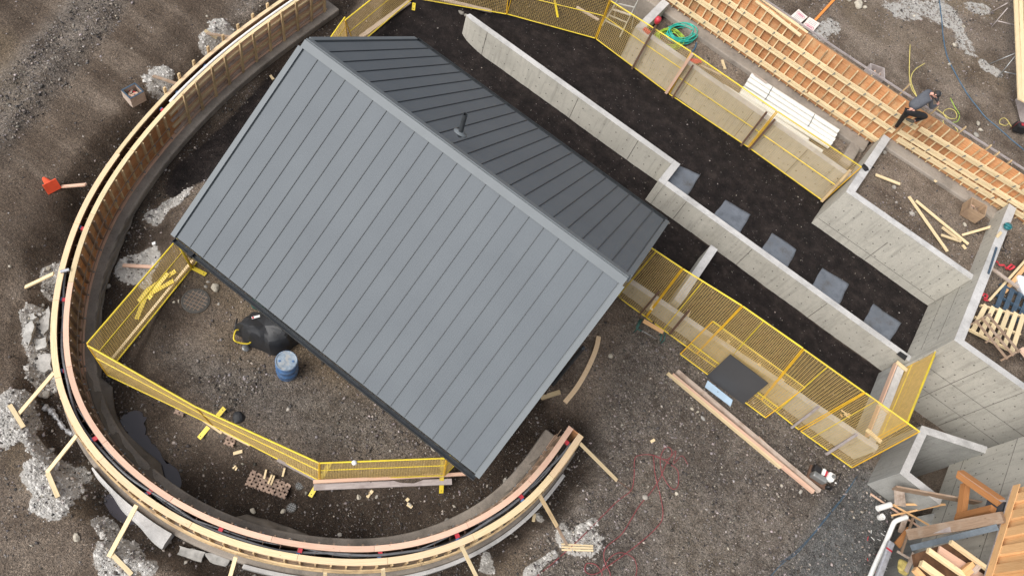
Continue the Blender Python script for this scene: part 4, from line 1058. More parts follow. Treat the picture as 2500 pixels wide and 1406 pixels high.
# lower right fences, standing on end
RYF = 13.13
def rf(u, v): return PY(u, v, RYF)
fence(rf(1440, 676), rf(1576, 773), rf(1540, 572), rf(1665, 655), 'tall yellow mesh panel disappearing under the right roof edge', 'v', .5)
fence(rf(1578, 775), rf(1700, 863), rf(1668, 657), rf(1811, 746), 'tall yellow mesh panel next to the right roof edge, over the concrete stub', 'v', .34)
fence(rf(1702, 864), rf(1858, 975), rf(1814, 748), rf(1960, 850), 'tall yellow mesh panel behind the leaning panel and charcoal sheet', 'v', .35)
fence(rf(1860, 977), rf(1950, 1048), rf(1963, 853), rf(2110, 957), 'tall yellow mesh panel right of the leaning panel', 'v', .4)
fence(rf(1955, 1052), rf(2080, 1141), rf(2113, 959), rf(2245, 1053), 'tall yellow mesh panel at the right corner of the lower row', 'v', .2)
q0, q1 = PY(2183, 914, 16.6), PY(2108, 1086, 13.9)
g0 = P(2183, 914, .3); g1 = P(2108, 1086, .3)
def upto(base, u, v):
    best = min(np.arange(.5, 4, .01), key=lambda h: (lambda c_: math.hypot(1250 + FPX * c_.x / -c_.z - u, 703 - FPX * c_.y / -c_.z - v))(ROT.transposed() @ (base + Vector((0, 0, h)) - Vector((0, 0, CAMZ)))))
    return P(u, v, base.z + best)
fence(g0, g1, upto(g0, 2284, 857), upto(g1, 2216, 1026), 'tall yellow mesh panel seen edge-on in front of the highest wall', 'h', .45, wr=.0085, sp=.06)
fence(g0 + Vector((.10, 0, 0)), g1 + Vector((.10, 0, 0)), upto(g0, 2284, 857) + Vector((.10, 0, -.15)), upto(g1, 2216, 1026) + Vector((.10, 0, -.15)), 'second tall yellow mesh panel doubled behind the edge-on one', 'h', .55, wr=.0085, sp=.06)
# leaning panel in normal orientation
ll, lr = P(1661, 864, .05), P(1869, 1019, .05)
def lean_top(base, u, v, L=1.9):
    best = min(np.arange(.1, 2.4, .01), key=lambda z: abs((P(u, v, z) - base).length - L)); return P(u, v, best)
lt, rt_ = lean_top(ll, 1740, 784), lean_top(lr, 1965, 946)
fence(ll, lr, lt, rt_, 'yellow mesh panel leaning in front of the lower fence row', 'h', .34)
# charcoal sheet and pale board
nrm_l = (lr - ll).cross(lt - ll).normalized()
if nrm_l.y > 0: nrm_l = -nrm_l
def on_lean(u, v, off=.05):
    d = ray(u, v); o = Vector((0, 0, CAMZ)); p0 = ll + nrm_l * off; t_ = (p0 - o).dot(nrm_l) / d.dot(nrm_l); return o + d * t_
cs = [on_lean(*c) for c in ((1720, 922), (1809, 990), (1876, 935), (1783, 864))]
mb = MB(); mb.box8(cs + [c + nrm_l * .018 for c in cs]); solo('charcoal_sheet', mb, M['darksheet'], 'flat charcoal sheet resting on the leaning yellow panel', 'sheet')
bs = [G(u, v, .03) for u, v in ((1720, 945), (1783, 992), (1788, 977), (1727, 929))]
zz = max(p.z for p in bs); bs = [Vector((p.x, p.y, zz)) for p in bs]
mb = MB(); mb.box8(bs + [p + Vector((0, 0, .02)) for p in bs]); solo('pale_blue_board', mb, M['bluefoam'], 'narrow pale blue board lying below the charcoal sheet', 'board')
# wooden and steel posts leaning on the walls
def pole(a, za, b2, zb_, w, mat, nm, lab, cat='post', yy=None):
    mb = MB(); p0 = P(a[0], a[1], za) if yy is None else PY(a[0], a[1], yy); p1 = P(b2[0], b2[1], zb_) if yy is None else PY(b2[0], b2[1], yy); mb.bar(p0, p1, w, w * .6, (0, -1, 0)); solo(nm, mb, M[mat], lab, cat, 'posts clamped to the fences')
yw = W11Y - .14
pole((1542, 170), 0, (1602, 62), 0, .07, 'brownsteel', 'steel_post', 'rusty steel post with a red lamp head, upper fence', yy=yw)
pole((1626, 228), 0, (1690, 132), 0, .10, 'pinkwood', 'wooden_post', 'pinkish wooden post at the joint above the hose coils', yy=yw)
pole((1640, 242), 0, (1692, 160), 0, .06, 'brownsteel', 'steel_post', 'dark steel post just right of the pinkish wooden post', yy=yw)
pole((1808, 357), 0, (1872, 274), 0, .07, 'brownsteel', 'steel_post', 'brown post left of the double joint by the white pipes', yy=yw)
pole((1828, 366), 0, (1892, 292), 0, .07, 'brownsteel', 'steel_post', 'brown post right of the double joint by the white pipes', yy=yw)
pole((2006, 492), 0, (2076, 416), 0, .09, 'stud', 'wooden_post', 'brown wooden post at the right end of the upper fence', yy=yw)
q_ = PY(1605, 52, yw); mb = MB(); mb.lathe(q_, [(.05, -.12), (.09, -.06), (.11, .05), (.09, .14), (.001, .16)], 14); solo('red_lamp_head', mb, M['red'], 'red lamp head on top of the rusty post by the hose coils', 'lamp', smooth=True)
yw = RYF - .07
pole((1558, 772), 0, (1609, 712), 0, .06, 'brownsteel', 'steel_post', 'brown post with pale tip next to the right roof edge', yy=yw)
pole((1635, 815), 0, (1683, 757), 0, .07, 'brownsteel', 'steel_post', 'brown post above the green steel frame', yy=yw)
pole((1932, 1044), 0, (1999, 992), 0, .07, 'greywood', 'wooden_post', 'grey weathered post crossing the kerb wall, right of the charcoal sheet', yy=yw)
pole((2016, 1109), 0, (2092, 1059), 0, .08, 'greywood', 'wooden_post', 'grey weathered post at the right end of the kerb wall', yy=yw)
for (u, v, u2, v2, l) in ((1600, 735, 1590, 755, 'left'), (1683, 757, 1672, 782, 'second'), (1780, 832, 1770, 848, 'third'), (1854, 889, 1846, 908, 'fourth'), (1912, 925, 1898, 952, 'fifth')):
    mb = MB(); a = P(u, v, .9); b2 = P(u2, v2, .55); mb.bar(a, b2, .11, .04, (0, -1, 0)); solo('wood_cleat', mb, M['lumber'], f'short wooden cleat on the kerb wall, {l} from the roof edge', 'board', 'cleats on the kerb wall')

# ------------------------------------------------------------------ long formwork at upper right
lf = thing('long_formwork', (2.5, FY, 1.8), 'long straight timber formwork with orange plywood, studs and pale walers', 'formwork')
XL, XC, XR = -9.5, 4.55, 15.0
def fzb(x): return 1.92 if x < XC else 2.5
def ztop(x): return 4.0 + .015 * max(0, x - 3)
x = XL
while x < XR:
    e_ = min(x + 1.22, XR); mb = MB()
    y_ = fy(x + .6); mb.bar((x + .003, fy(x), (fzb(x + .6) + ztop(x)) / 2), (e_ - .003, fy(e_), (fzb(x + .6) + ztop(x)) / 2), .018, ztop(x) - fzb(x + .6)); obj('plywood_panel', mb, M['plywood'], lf)
    mb = MB(); mb.bar((x + .003, fy(x) + .20, 3.2), (e_ - .003, fy(e_) + .20, 3.2), .018, 1.4); obj('plywood_panel', mb, M['oldply'], lf)
    x = e_
x = XL + .1; i = 0
while x < XR:
    h = ztop(x) + random.choice([-.03, -.05, -.02, 0, .0])
    off = random.uniform(-.03, .03)
    mb = MB(); mb.bar((x, fy(x) - .055, fzb(x) + .02), (x + off, fy(x) - .055, h), .038, .088, (0, 1, 0)); obj('stud', mb, M['stud'] if i % 3 else M['lumber'], lf)
    x += random.choice([.27, .30, .30, .33]); i += 1
# outer stakes showing above the top
for u, v in ((2013, 112), (2050, 137), (2070, 150), (2105, 175), (2128, 185), (2170, 210), (2222, 205), (2290, 262), (2358, 310), (2420, 355), (2440, 372), (2470, 392), (1910, 40), (1880, 25), (1940, 60), (1970, 80)):
    q_ = PY(u, v, fy(3) + .30); mb = MB(); mb.bar((q_.x, q_.y, 2.5), q_, .04, .09, (0, 1, 0)); obj('stake', mb, M['stud'], lf)
for (u, v, u2, v2) in ((2165, 60, 2145, 200), (2178, 180, 2140, 240), (2245, 190, 2185, 245), (2070, 145, 2040, 190), (2275, 300, 2200, 350), (2425, 337, 2340, 400)):
    pass
def walers(zz, x0, x1, zz1=None, dbl=True, seg=3.66, mat='lumber'):
    zz1 = zz if zz1 is None else zz1; x = x0
    while x < x1 - .05:
        e_ = min(x + seg, x1); z0_ = zz + (zz1 - zz) * (x - x0) / (x1 - x0); z1_ = zz + (zz1 - zz) * (e_ - x0) / (x1 - x0)
        for dz_ in ((-.05, .05) if dbl else (0,)):
            jx = random.uniform(-.12, .12)
            mb = MB(); mb.bar((x + .005 + (jx if x > x0 else 0), fy(x) - .125 - .001 * random.random(), z0_ + dz_), (e_ - .005, fy(e_) - .125, z1_ + dz_), .045, .085, (0, 0, 1)); obj('waler', mb, M[mat], lf)
        x = e_
walers(2.20, XL, XC - .05); walers(2.78, XL, XC + .05, 2.87); walers(3.36, XL, XC + .5, 3.45)
walers(2.72, XC + .3, XR, 3.05); walers(2.98, XC + .15, XR, 3.36); walers(3.50, XC + .55, XR, 3.88)
for zz, x0, x1, zz1 in ((2.20, XL, XC - .2, 2.20), (2.78, XL, XC, 2.87), (3.36, XL, XC + .4, 3.45), (2.72, XC + .5, XR, 3.05), (2.98, XC + .4, XR, 3.36), (3.50, XC + .8, XR, 3.88)):
    x = x0 + random.uniform(.1, .5)
    while x < x1:
        z_ = zz + (zz1 - zz) * (x - x0) / (x1 - x0)
        mb = MB(); mb.bar((x, fy(x) - .155, z_ - .06), (x + .02, fy(x) - .155, z_ + .07), .022, .014, (0, -1, 0)); mb.bar((x + .015, fy(x) - .17, z_ + .0), (x + .04, fy(x) - .17, z_ + .08), .018, .014, (0, -1, 0)); obj('tie_bracket', mb, M['steel'], lf)
        x += .61
x = XL
while x < XR:
    e_ = min(x + 3.66, XR); mb = MB(); mb.bar((x + .004, fy(x) + .235, ztop(x) + .0), (e_ - .004, fy(e_) + .235, ztop(e_) + .0), .05, .05); obj('top_board', mb, M['greywood'], lf); x = e_
for (a, b2, l) in (((1862, -2), (1971, 82), 'outer'), ((1846, 2), (1955, 88), 'inner')):
    mb = MB(); mb.bar(P(a[0], a[1], 3.95), P(b2[0], b2[1], 3.95), .13, .045); solo('plank', mb, M['lumber'], f'long pale plank beside the white signs, {l} of two', 'plank', 'planks beside the signs')
mb = MB(); mb.box(XL, XC - .25, FY - .50, FY + .5, .9, 1.90); o = solo('strip_footing', mb, M['footing'], 'rough concrete strip footing below the long formwork, left of the cross wall', 'footing'); bevel(o, .04, 2)
mb = MB(); c8 = [(XC + .1, fy(XC) - .50, 1.6), (XR, fy(XR) - .50, 1.6), (XR, fy(XR) + .5, 1.6), (XC + .1, fy(XC) + .5, 1.6)]; mb.box8(c8 + [(a, b2, 2.49) for a, b2, _ in c8]); o = solo('strip_footing', mb, M['footing'], 'rough concrete strip footing below the long formwork, right of the cross wall', 'footing'); bevel(o, .04, 2)
mb = MB(); a = P(2163, 355, 1.9); mb.box(3.75, 4.15, FY - 1.6, FY - .52, 1.2, 1.93); o = solo('concrete_pad', mb, M['footing'], 'rough concrete pad at the foot of the cross wall', 'footing'); bevel(o, .05, 2)

# ------------------------------------------------------------------ mats in the walkway
for (c4, l) in (([(1618, 440), (1656, 402), (1712, 432), (1676, 484)], 'first grey mat, nearest the grey roof, in the dark walkway'), ([(1739, 528), (1768, 487), (1833, 525), (1804, 574)], 'second grey mat from the roof, behind the low wall'),
                ([(1858, 611), (1884, 567), (1951, 608), (1922, 658)], 'third and middle grey mat behind the low wall'), ([(1983, 698), (2008, 652), (2077, 698), (2049, 748)], 'fourth grey mat, second from the end wall'), ([(2109, 786), (2135, 738), (2198, 786), (2172, 834)], 'fifth grey mat, nearest the tall end wall')):
    a, b2, c_, d_ = [P(u, v, F + .06) for u, v in c4]
    a = a + (a - b2) * .15; d_ = d_ + (d_ - c_) * .15
    mb = MB(); n = 14; vs = []; rg = random.random() * 9; b2 = b2 + Vector((random.uniform(-.06, .06), random.uniform(-.06, .06), 0)); c_ = c_ + Vector((random.uniform(-.07, .07), random.uniform(-.07, .07), 0))
    for i in range(n + 1):
        for j in range(n + 1):
            s_, t_ = i / n, j / n; q_ = (a.lerp(d_, s_)).lerp(b2.lerp(c_, s_), t_)
            e_ = .010 * math.sin(s_ * 8 + rg) * (t_ > .99) + .008 * math.sin(t_ * 11 + rg * 2) * (s_ < .01 or s_ > .99)
            gz = ground(q_.x, q_.y) + .022 + .006 * math.sin(s_ * 5 + rg) * math.sin(t_ * 4 + rg)
            if q_.y < W2Y + .24: q_.y = W2Y + .24
            vs.append((q_.x + e_, q_.y + e_, gz + .02))
    mb.add(vs, [(i * (n + 1) + j, (i + 1) * (n + 1) + j, (i + 1) * (n + 1) + j + 1, i * (n + 1) + j + 1) for i in range(n) for j in range(n)])
    o = solo('floor_mat', mb, M['mat'], l, 'mat', 'grey mats in the walkway', smooth=True); sm = o.modifiers.new('thick', 'SOLIDIFY'); sm.thickness = .03; sm.offset = -1
# ------------------------------------------------------------------ loose things
def lum(nm, a, b2, w, h, mat, lab, cat='board', z=None, group=None, z0=0.0):
    p0, p1 = G2(a, b2, h / 2 + .005, z0) if z is None else (P(a[0], a[1], z), P(b2[0], b2[1], z))
    mb = MB(); mb.bar(p0, p1, w, h); return solo(nm, mb, M[mat], lab, cat, group)
lum('timber_beam', (1652, 906), (2000, 1199), .105, .14, 'weathered', 'long pinkish grey timber beam, upper right of the pair on the gravel', 'beam')
lum('timber_beam', (1640, 915), (1985, 1201), .11, .10, 'pinkwood', 'long pale timber beam, middle of the group on the gravel', 'beam')
lum('timber_beam', (1629, 911), (1905, 1142), .06, .12, 'lumber', 'long thin pale timber along the left side of the beams on the gravel', 'beam')
lum('wood_strip', (1852, 1065), (1873, 1086), .04, .02, 'pinkwood', 'tiny wood strip beside the long beams on the gravel')
lum('plank', (766, 1193), (1100, 1179), .155, .05, 'greywood', 'wide grey weathered plank below the fence under the house', 'plank')
lum('plank', (765, 1182), (1137, 1162), .085, .09, 'pinkwood', 'narrow pinkish timber between the fence and the grey plank', 'plank')
lum('plank', (678, 1122), (782, 1177), .09, .05, 'greywood', 'weathered timber under the bend of the yellow fence', 'plank')
lum('plank', (460, 1002), (542, 1059), .05, .04, 'lumber', 'thin pale timber beside the edge-on fence, left piece', 'plank')
lum('plank', (537, 1050), (610, 1087), .05, .04, 'lumber', 'thin pale timber beside the edge-on fence, right piece', 'plank')
lum('plank', (258, 903), (472, 642), .07, .06, 'lumber', 'pale timber lying along the foot of the lower left fence', 'plank')
lum('plank', (247, 868), (470, 1004), .05, .03, 'weathered', 'long weathered batten along the edge-on fence', 'plank')
lum('plank', (300, 648), (375, 652), .10, .04, 'pinkwood', 'pink board lying on the pale grout patch', 'plank')
lum('plank', (570, 1107), (592, 1101), .08, .03, 'lumber', 'short pale wood offcut above the brown blocks')
lum('wood_scrap', (569, 1143), (576, 1136), .04, .03, 'lumber', 'small wood splinter left of the brown blocks, first of two')
lum('wood_scrap', (575, 1147), (579, 1140), .04, .03, 'lumber', 'small wood splinter left of the brown blocks, second of two')
lum('plank', (1318, 976), (1362, 962), .12, .09, 'lumber', 'short pale block of wood beside the downspout', 'board')
# curved offcut
ps = [G(u, v, .05) for u, v in ((1461, 822), (1455, 850), (1443, 882), (1426, 916), (1404, 951), (1370, 992))]
ps = [Vector((p.x, p.y, .06 + ground(p.x, p.y))) for p in ps]
mb = MB()
for i in range(len(ps) - 1): pass
arr = catmull(np.array([tuple(p)[:2] for p in ps]), 6); tg = np.gradient(arr, axis=0); tg /= np.hypot(*tg.T)[:, None]; vs = []
for (x, y), (tx, ty) in zip(arr, tg): vs += [(x - ty * .07, y + tx * .07, .04), (x + ty * .07, y - tx * .07, .04), (x + ty * .07, y - tx * .07, .085), (x - ty * .07, y + tx * .07, .085)]
fs = [(i * 4 + k_, i * 4 + (k_ + 1) % 4, i * 4 + 4 + (k_ + 1) % 4, i * 4 + 4 + k_) for i in range(len(arr) - 1) for k_ in range(4)] + [(3, 2, 1, 0), tuple(len(vs) - 4 + k_ for k_ in range(4))]
mb.add(vs, fs); solo('curved_board', mb, M['lumber_top'], 'curved pale plywood offcut lying right of the roof', 'board')
# orange cone, fallen over
b0, tip = G(126, 455, .17), G(107, 436, .06)
t = thing('traffic_cone', b0, 'fallen orange traffic cone on the dirt road, left edge', 'cone')
ax = (tip - b0); ax.normalize()
mb = MB(); mb.lathe(b0, [(.15, .0), (.135, .02), (.055, .46), (.035, .5)], 20, axis=ax); obj('cone_body', mb, M['coneorange'], t, True, auto=40)
s1 = ax.orthogonal().normalized(); s2 = ax.cross(s1); s1 = (Vector((0, 0, 1)) - ax * ax.z).normalized(); s2 = ax.cross(s1)
mb = MB(); mb.box8([b0 + s1 * a * .17 + s2 * b_ * .19 - ax * .03 for a, b_ in ((-1, -1), (1, -1), (1, 1), (-1, 1))] + [b0 + s1 * a * .17 + s2 * b_ * .19 for a, b_ in ((-1, -1), (1, -1), (1, 1), (-1, 1))]); obj('base_plate', mb, M['coneorange'], t)
# boxes
def openbox(nm, top4, z0, h, lab, mat='weathered', rim='blue', fill=True, wall=.035, z00=0.0):
    c4 = [P(u, v, z0 + h) for u, v in top4]
    # squared up
    a, b2, c_, d_ = c4; cen = (a + b2 + c_ + d_) / 4
    ex = ((b2 - a) + (c_ - d_)) / 4; ey = ((d_ - a) + (c_ - b2)) / 4; ey = (ey - ex.normalized() * ey.dot(ex.normalized()))
    t = thing(nm, Vector((cen.x, cen.y, z0)), lab, 'box')
    lx, ly = ex.length, ey.length; ux, uy = ex.normalized(), ey.normalized(); base = Vector((cen.x, cen.y, z0))
    Z1 = Vector((0, 0, 1))
    mb = MB(); mb.bar(base - ux * (lx - wall) + Z1 * .02, base + ux * (lx - wall) + Z1 * .02, 2 * (ly - wall), .03); obj('bottom', mb, M[mat], t)
    for sgn in (-1, 1):
        mb = MB(); mb.bar(base - ux * lx + uy * sgn * (ly - wall / 2) + Z1 * h / 2, base + ux * lx + uy * sgn * (ly - wall / 2) + Z1 * h / 2, wall, h); obj('side_board', mb, M[mat], t)
        mb = MB(); mb.bar(base - uy * (ly - wall) + ux * sgn * (lx - wall / 2) + Z1 * h / 2, base + uy * (ly - wall) + ux * sgn * (lx - wall / 2) + Z1 * h / 2, wall, h); obj('side_board', mb, M[mat], t)
        if rim:
            mb = MB(); mb.bar(base - ux * lx + uy * sgn * (ly - wall / 2) + Z1 * (h + .006), base + ux * lx + uy * sgn * (ly - wall / 2) + Z1 * (h + .006), wall + .01, .012); obj('rim', mb, M[rim], t)
            mb = MB(); mb.bar(base - uy * (ly - wall) + ux * sgn * (lx - wall / 2) + Z1 * (h + .006), base + uy * (ly - wall) + ux * sgn * (lx - wall / 2) + Z1 * (h + .006), wall + .01, .012); obj('rim', mb, M[rim], t)
    if fill:
        for i in range(16):
            c_ = base + ux * random.uniform(-.6, .6) * lx + uy * random.uniform(-.6, .6) * ly + Z1 * (h * .45 + random.random() * h * .3); an = random.random() * 6
            dd = Vector((math.cos(an), math.sin(an), random.uniform(-.3, .3))) * min(lx, ly) * .42
            mb = MB(); mb.bar(c_ - dd, c_ + dd, .045, .025); obj('wood_scrap', mb, M[random.choice(['pinkwood', 'brownwood', 'red' if i == 3 else 'weathered'])], t)
    return t
openbox('scrap_box', [(299, 220), (331, 201), (350, 226), (314, 244)], 0, .40, 'wooden scrap box with blue rim full of offcuts on the dirt road', rim='navy')
openbox('open_box', [(2130, 157), (2165, 168), (2156, 192), (2121, 179)], 2.62, .45, 'grey open box half hidden behind the long formwork', mat='greywood', rim=None)
openbox('open_box', [(2376, 483), (2416, 505), (2400, 527), (2365, 505)], 2.4, .45, 'brown open plywood box in the soil bay beside the end wall', mat='oldply', rim=None, fill=True)
# blue drum
db = G(700, 888, 0, 0); cz = db.z
topc = P(699, 880, cz + .86); t = thing('blue_drum', Vector((topc.x, topc.y, cz)), 'blue plastic drum with muddy lid beside the black covered machine', 'drum')
o = Vector((topc.x, topc.y, cz - .02))
mb = MB(); mb.lathe(o, [(.25, 0), (.275, .03), (.28, .25), (.292, .27), (.292, .29), (.28, .31), (.28, .58), (.292, .60), (.292, .62), (.28, .64), (.275, .82), (.285, .835), (.285, .865)], 36); obj('drum_body', mb, M['blue'], t, True, auto=35)
mb = MB(); mb.lathe(o, [(.278, .866), (.270, .885), (.255, .885), (.245, .868), (.001, .862)], 36); obj('lid', mb, M['drumtop'], t, True, auto=35)
for a_ in (.6, 3.9):
    mb = MB(); mb.lathe(o + Vector((.17 * math.cos(a_), .17 * math.sin(a_), .864)), [(.03, 0), (.03, .02), (.001, .022)], 12); obj('bung', mb, M['blue'], t, True, auto=40)
# black covered machine with yellow handle
cb = G(648, 815, 0); 
t = thing('covered_machine', Vector((cb.x, cb.y, cb.z)), 'machine under a black fabric cover with bent yellow handle', 'machine')
rim_px = [(574, 815), (588, 790), (622, 772), (665, 772), (715, 795), (738, 820), (728, 850), (700, 862), (672, 878), (642, 862), (612, 848), (588, 832)]
rimw = [G(u, v, .03) for u, v in rim_px]
topz = cb.z + .85
top1, top2 = P(636, 786, topz), P(655, 806, topz - .08)
mb = MB(); rings = 9; n = 26; vs = []
def rimat(f_):
    k_ = f_ * len(rimw); i = int(k_) % len(rimw); return rimw[i].lerp(rimw[(i + 1) % len(rimw)], k_ - int(k_))
for r_ in range(rings + 1):
    h = r_ / rings
    for k_ in range(n):
        f_ = k_ / n; b_ = rimat(f_); cen = top1.lerp(top2, .5 + .5 * math.cos(f_ * 6.28 - 5)) if False else (top1 + top2) / 2
        tgt = Vector((cen.x, cen.y, 0)); prof = [1, .99, .96, .91, .84, .75, .62, .45, .25, .04][r_]
        fold = 1 + .09 * math.sin(f_ * 6.283 * 5 + 1 + 2 * math.sin(f_ * 6.283 * 2)) * (1 - h) + .035 * math.sin(f_ * 6.283 * 13 + 3 * h)
        xy = tgt.lerp(Vector((b_.x, b_.y, 0)), prof * .92 * fold)
        zz = cb.z + (.0 + [0, .22, .42, .58, .70, .77, .82, .85, .86, .86][r_]) + .11 * math.sin(f_ * 6.283 * 2 + 2.4) * math.sin(h * 3.1) + .05 * abs(math.sin(f_ * 6.283 * 3.5 + 5 * h)) * math.sin(h * 3.14)
        vs.append((xy.x, xy.y, zz))
fs = [(r_ * n + k_, r_ * n + (k_ + 1) % n, (r_ + 1) * n + (k_ + 1) % n, (r_ + 1) * n + k_) for r_ in range(rings) for k_ in range(n)] + [tuple(rings * n + k_ for k_ in range(n))]
mb.add(vs, fs); cov = obj('fabric_cover', mb, M['blackcloth'], t, True, auto=16)
def onp(u, v, z): return P(u, v, cb.z + z)
q4 = [onp(614, 775, .80), onp(634, 770, .80), onp(635, 775, .80), onp(616, 780, .80)]
q4 = [p + Vector((0, 0, .03)) for p in q4]
mb = MB(); mb.box8([q4[3], q4[2], q4[1], q4[0]] + [p + Vector((0, 0, .012)) for p in (q4[3], q4[2], q4[1], q4[0])]); lb = obj('cover_label', mb, M['white'], cov)
mb = MB(); c_ = (q4[0] + q4[3]) / 2 + (q4[1] - q4[0]) * .15 + Vector((0, 0, .0125)); mb.lathe(c_, [(.028, 0), (.028, .003)], 14); obj('red_mark', mb, M['red'], cov)
mb = MB(); mb.lathe(c_ + Vector((0, 0, .0035)), [(.011, 0), (.011, .002)], 10); obj('black_mark', mb, M['black'], cov)
mb = MB(); hp = [onp(583, 805, .45), onp(575, 808, .48), onp(571, 828, .5), onp(583, 836, .42), onp(604, 839, .35), onp(613, 835, .32)]
arr = catmull(np.array([tuple(p) for p in hp]), 6); mb.tube([Vector(a) for a in arr], .022, 10); obj('handle', mb, M['yellow'], t, True)
mb = MB(); mb.tube([onp(579, 777, .25), onp(573, 805, .25)], .025, 8); obj('black_grip', mb, M['black'], t, True)
mb = MB(); mb.lathe(onp(600, 849, .10), [(.09, -.025), (.11, 0), (.09, .025), (.03, .03)], 18, axis=(.3, .3, 1)); obj('wheel', mb, M['steel'], t, True)
mb = MB(); arr = catmull(np.array([tuple(p) for p in (onp(704, 836, .3), onp(701, 848, .2), onp(696, 858, .1), onp(699, 866, .05))]), 5); mb.tube([Vector(a) for a in arr], .012, 8); solo('orange_hose', mb, M['orange'], 'short orange hose between the covered machine and the blue drum', 'hose', smooth=True)
mb = MB(); mb.rock(G(640, 740, .05), .28, 4, .8); solo('green_bag', mb, M['darkgreen'], 'dark green bag under the roof edge above the covered machine', 'bag', smooth=True)
# manhole covers
def manhole(u, v, r, lab, ribs=6, z=.0):
    c_ = G(u, v, 0); t = thing('manhole_cover', c_, lab, 'manhole cover', 'manhole covers')
    mb = MB(); mb.lathe(c_ + Vector((0, 0, -.03)), [(r * 1.12, 0), (r * 1.12, .055), (r * 1.03, .06), (r * 1.0, .05)], 28); obj('frame', mb, M['iron'], t, True, auto=40)
    mb = MB(); mb.lathe(c_ + Vector((0, 0, -.02)), [(r * .99, 0), (r * .99, .055), (.001, .055)], 28); lid = obj('lid', mb, M['iron'], t, True, auto=40)
    mb = MB()
    for i in range(-ribs // 2 + 1, ribs // 2):
        y_ = i * r * 1.8 / ribs; hl = math.sqrt(max(.0, (r * .93) ** 2 - y_ ** 2))
        for dx, dy in ((1, .25), (-.25, 1)):
            L = math.hypot(dx, dy); dx, dy = dx / L, dy / L
            o_ = c_ + Vector((-dy * y_, dx * y_, .038)); mb.bar(o_ - Vector((dx, dy, 0)) * hl, o_ + Vector((dx, dy, 0)) * hl, .012, .008)
    obj('ribs', mb, M['steel'] if r < .2 else M['brownwood'], lid)
manhole(478, 735, .33, 'large round manhole cover left of the covered machine')
manhole(732, 1185, .105, 'small round cover right of the brown blocks', 4)
manhole(712, 1239, .115, 'small round cover below the brown blocks', 4)
manhole(731, 1328, .10, 'small round cover down in the trench at the bottom', 4)
# interlocking brown blocks
def blocks(cen, rows, cols, ang, pitch, lab, nm='block_cluster', missing=()):
    c_ = G(cen[0], cen[1], .0); t = thing(nm, c_, lab, 'paving blocks', 'clusters of brown interlocking blocks')
    ux = Vector((math.cos(ang), math.sin(ang), 0)); uy = Vector((-ux.y, ux.x, 0)); mesh = None; k_ = 0
    for i in range(rows):
        for j in range(cols):
            if (i, j) in missing: continue
            o_ = c_ + ux * (j - (cols - 1) / 2) * pitch + uy * (i - (rows - 1) / 2) * pitch
            if mesh is None:
                mb = MB(); w = pitch * .47; nn = pitch * .14
                pl = [(-w, -w), (-nn, -w), (-nn, -w + nn), (nn, -w + nn), (nn, -w), (w, -w), (w, -nn), (w - nn, -nn), (w - nn, nn), (w, nn), (w, w), (nn, w), (nn, w - nn), (-nn, w - nn), (-nn, w), (-w, w), (-w, nn), (-w + nn, nn), (-w + nn, -nn), (-w, -nn)]
                mb.prism(pl, 0, .07); mesh, _ = mesh_of('block', mb, M['paver'])
            ob = bpy.data.objects.new('block', mesh); scene.collection.objects.link(ob); ob.parent = t
            ob.location = o_ + Vector((random.uniform(-.006, .006), random.uniform(-.006, .006), random.uniform(-.005, .02))) - ORG[t.name]; ob.rotation_euler = (0, 0, ang + random.choice([0, math.pi / 4 * 0, math.pi / 2]) + random.uniform(-.04, .04)); ORG[ob.name] = o_
d1 = G(715, 1180) - G(628, 1150); an1 = math.atan2(d1.y, d1.x)
blocks((660, 1174), 4, 7, an1, .155, 'large group of brown interlocking blocks with pale sticks on top', missing=((3, 6),))
blocks((442, 1004), 2, 2, an1, .13, 'small grey-brown block cluster by the edge-on fence, left')
blocks((563, 1077), 2, 2, an1, .13, 'small brown block cluster by the edge-on fence, right')
blocks((323, 933), 2, 2, an1 + .6, .13, 'small pale block cluster below the lower left fence corner')
for i, (a, b2) in enumerate((((645, 1168), (650, 1146)), ((654, 1182), (664, 1158)), ((661, 1184), (670, 1160)), ((690, 1162), (695, 1142)))):
    p0, p1 = G(a[0], a[1], .13), G(b2[0], b2[1], .13); mb = MB(); mb.bar(p0, p1, .045, .03); solo('wood_stick', mb, M['lumber'], ['pale stick on the brown blocks, leftmost', 'pale stick on the brown blocks, second from left', 'pale stick on the brown blocks, third from left', 'pale stick on the brown blocks, rightmost'][i], 'stick', 'sticks on the brown blocks')

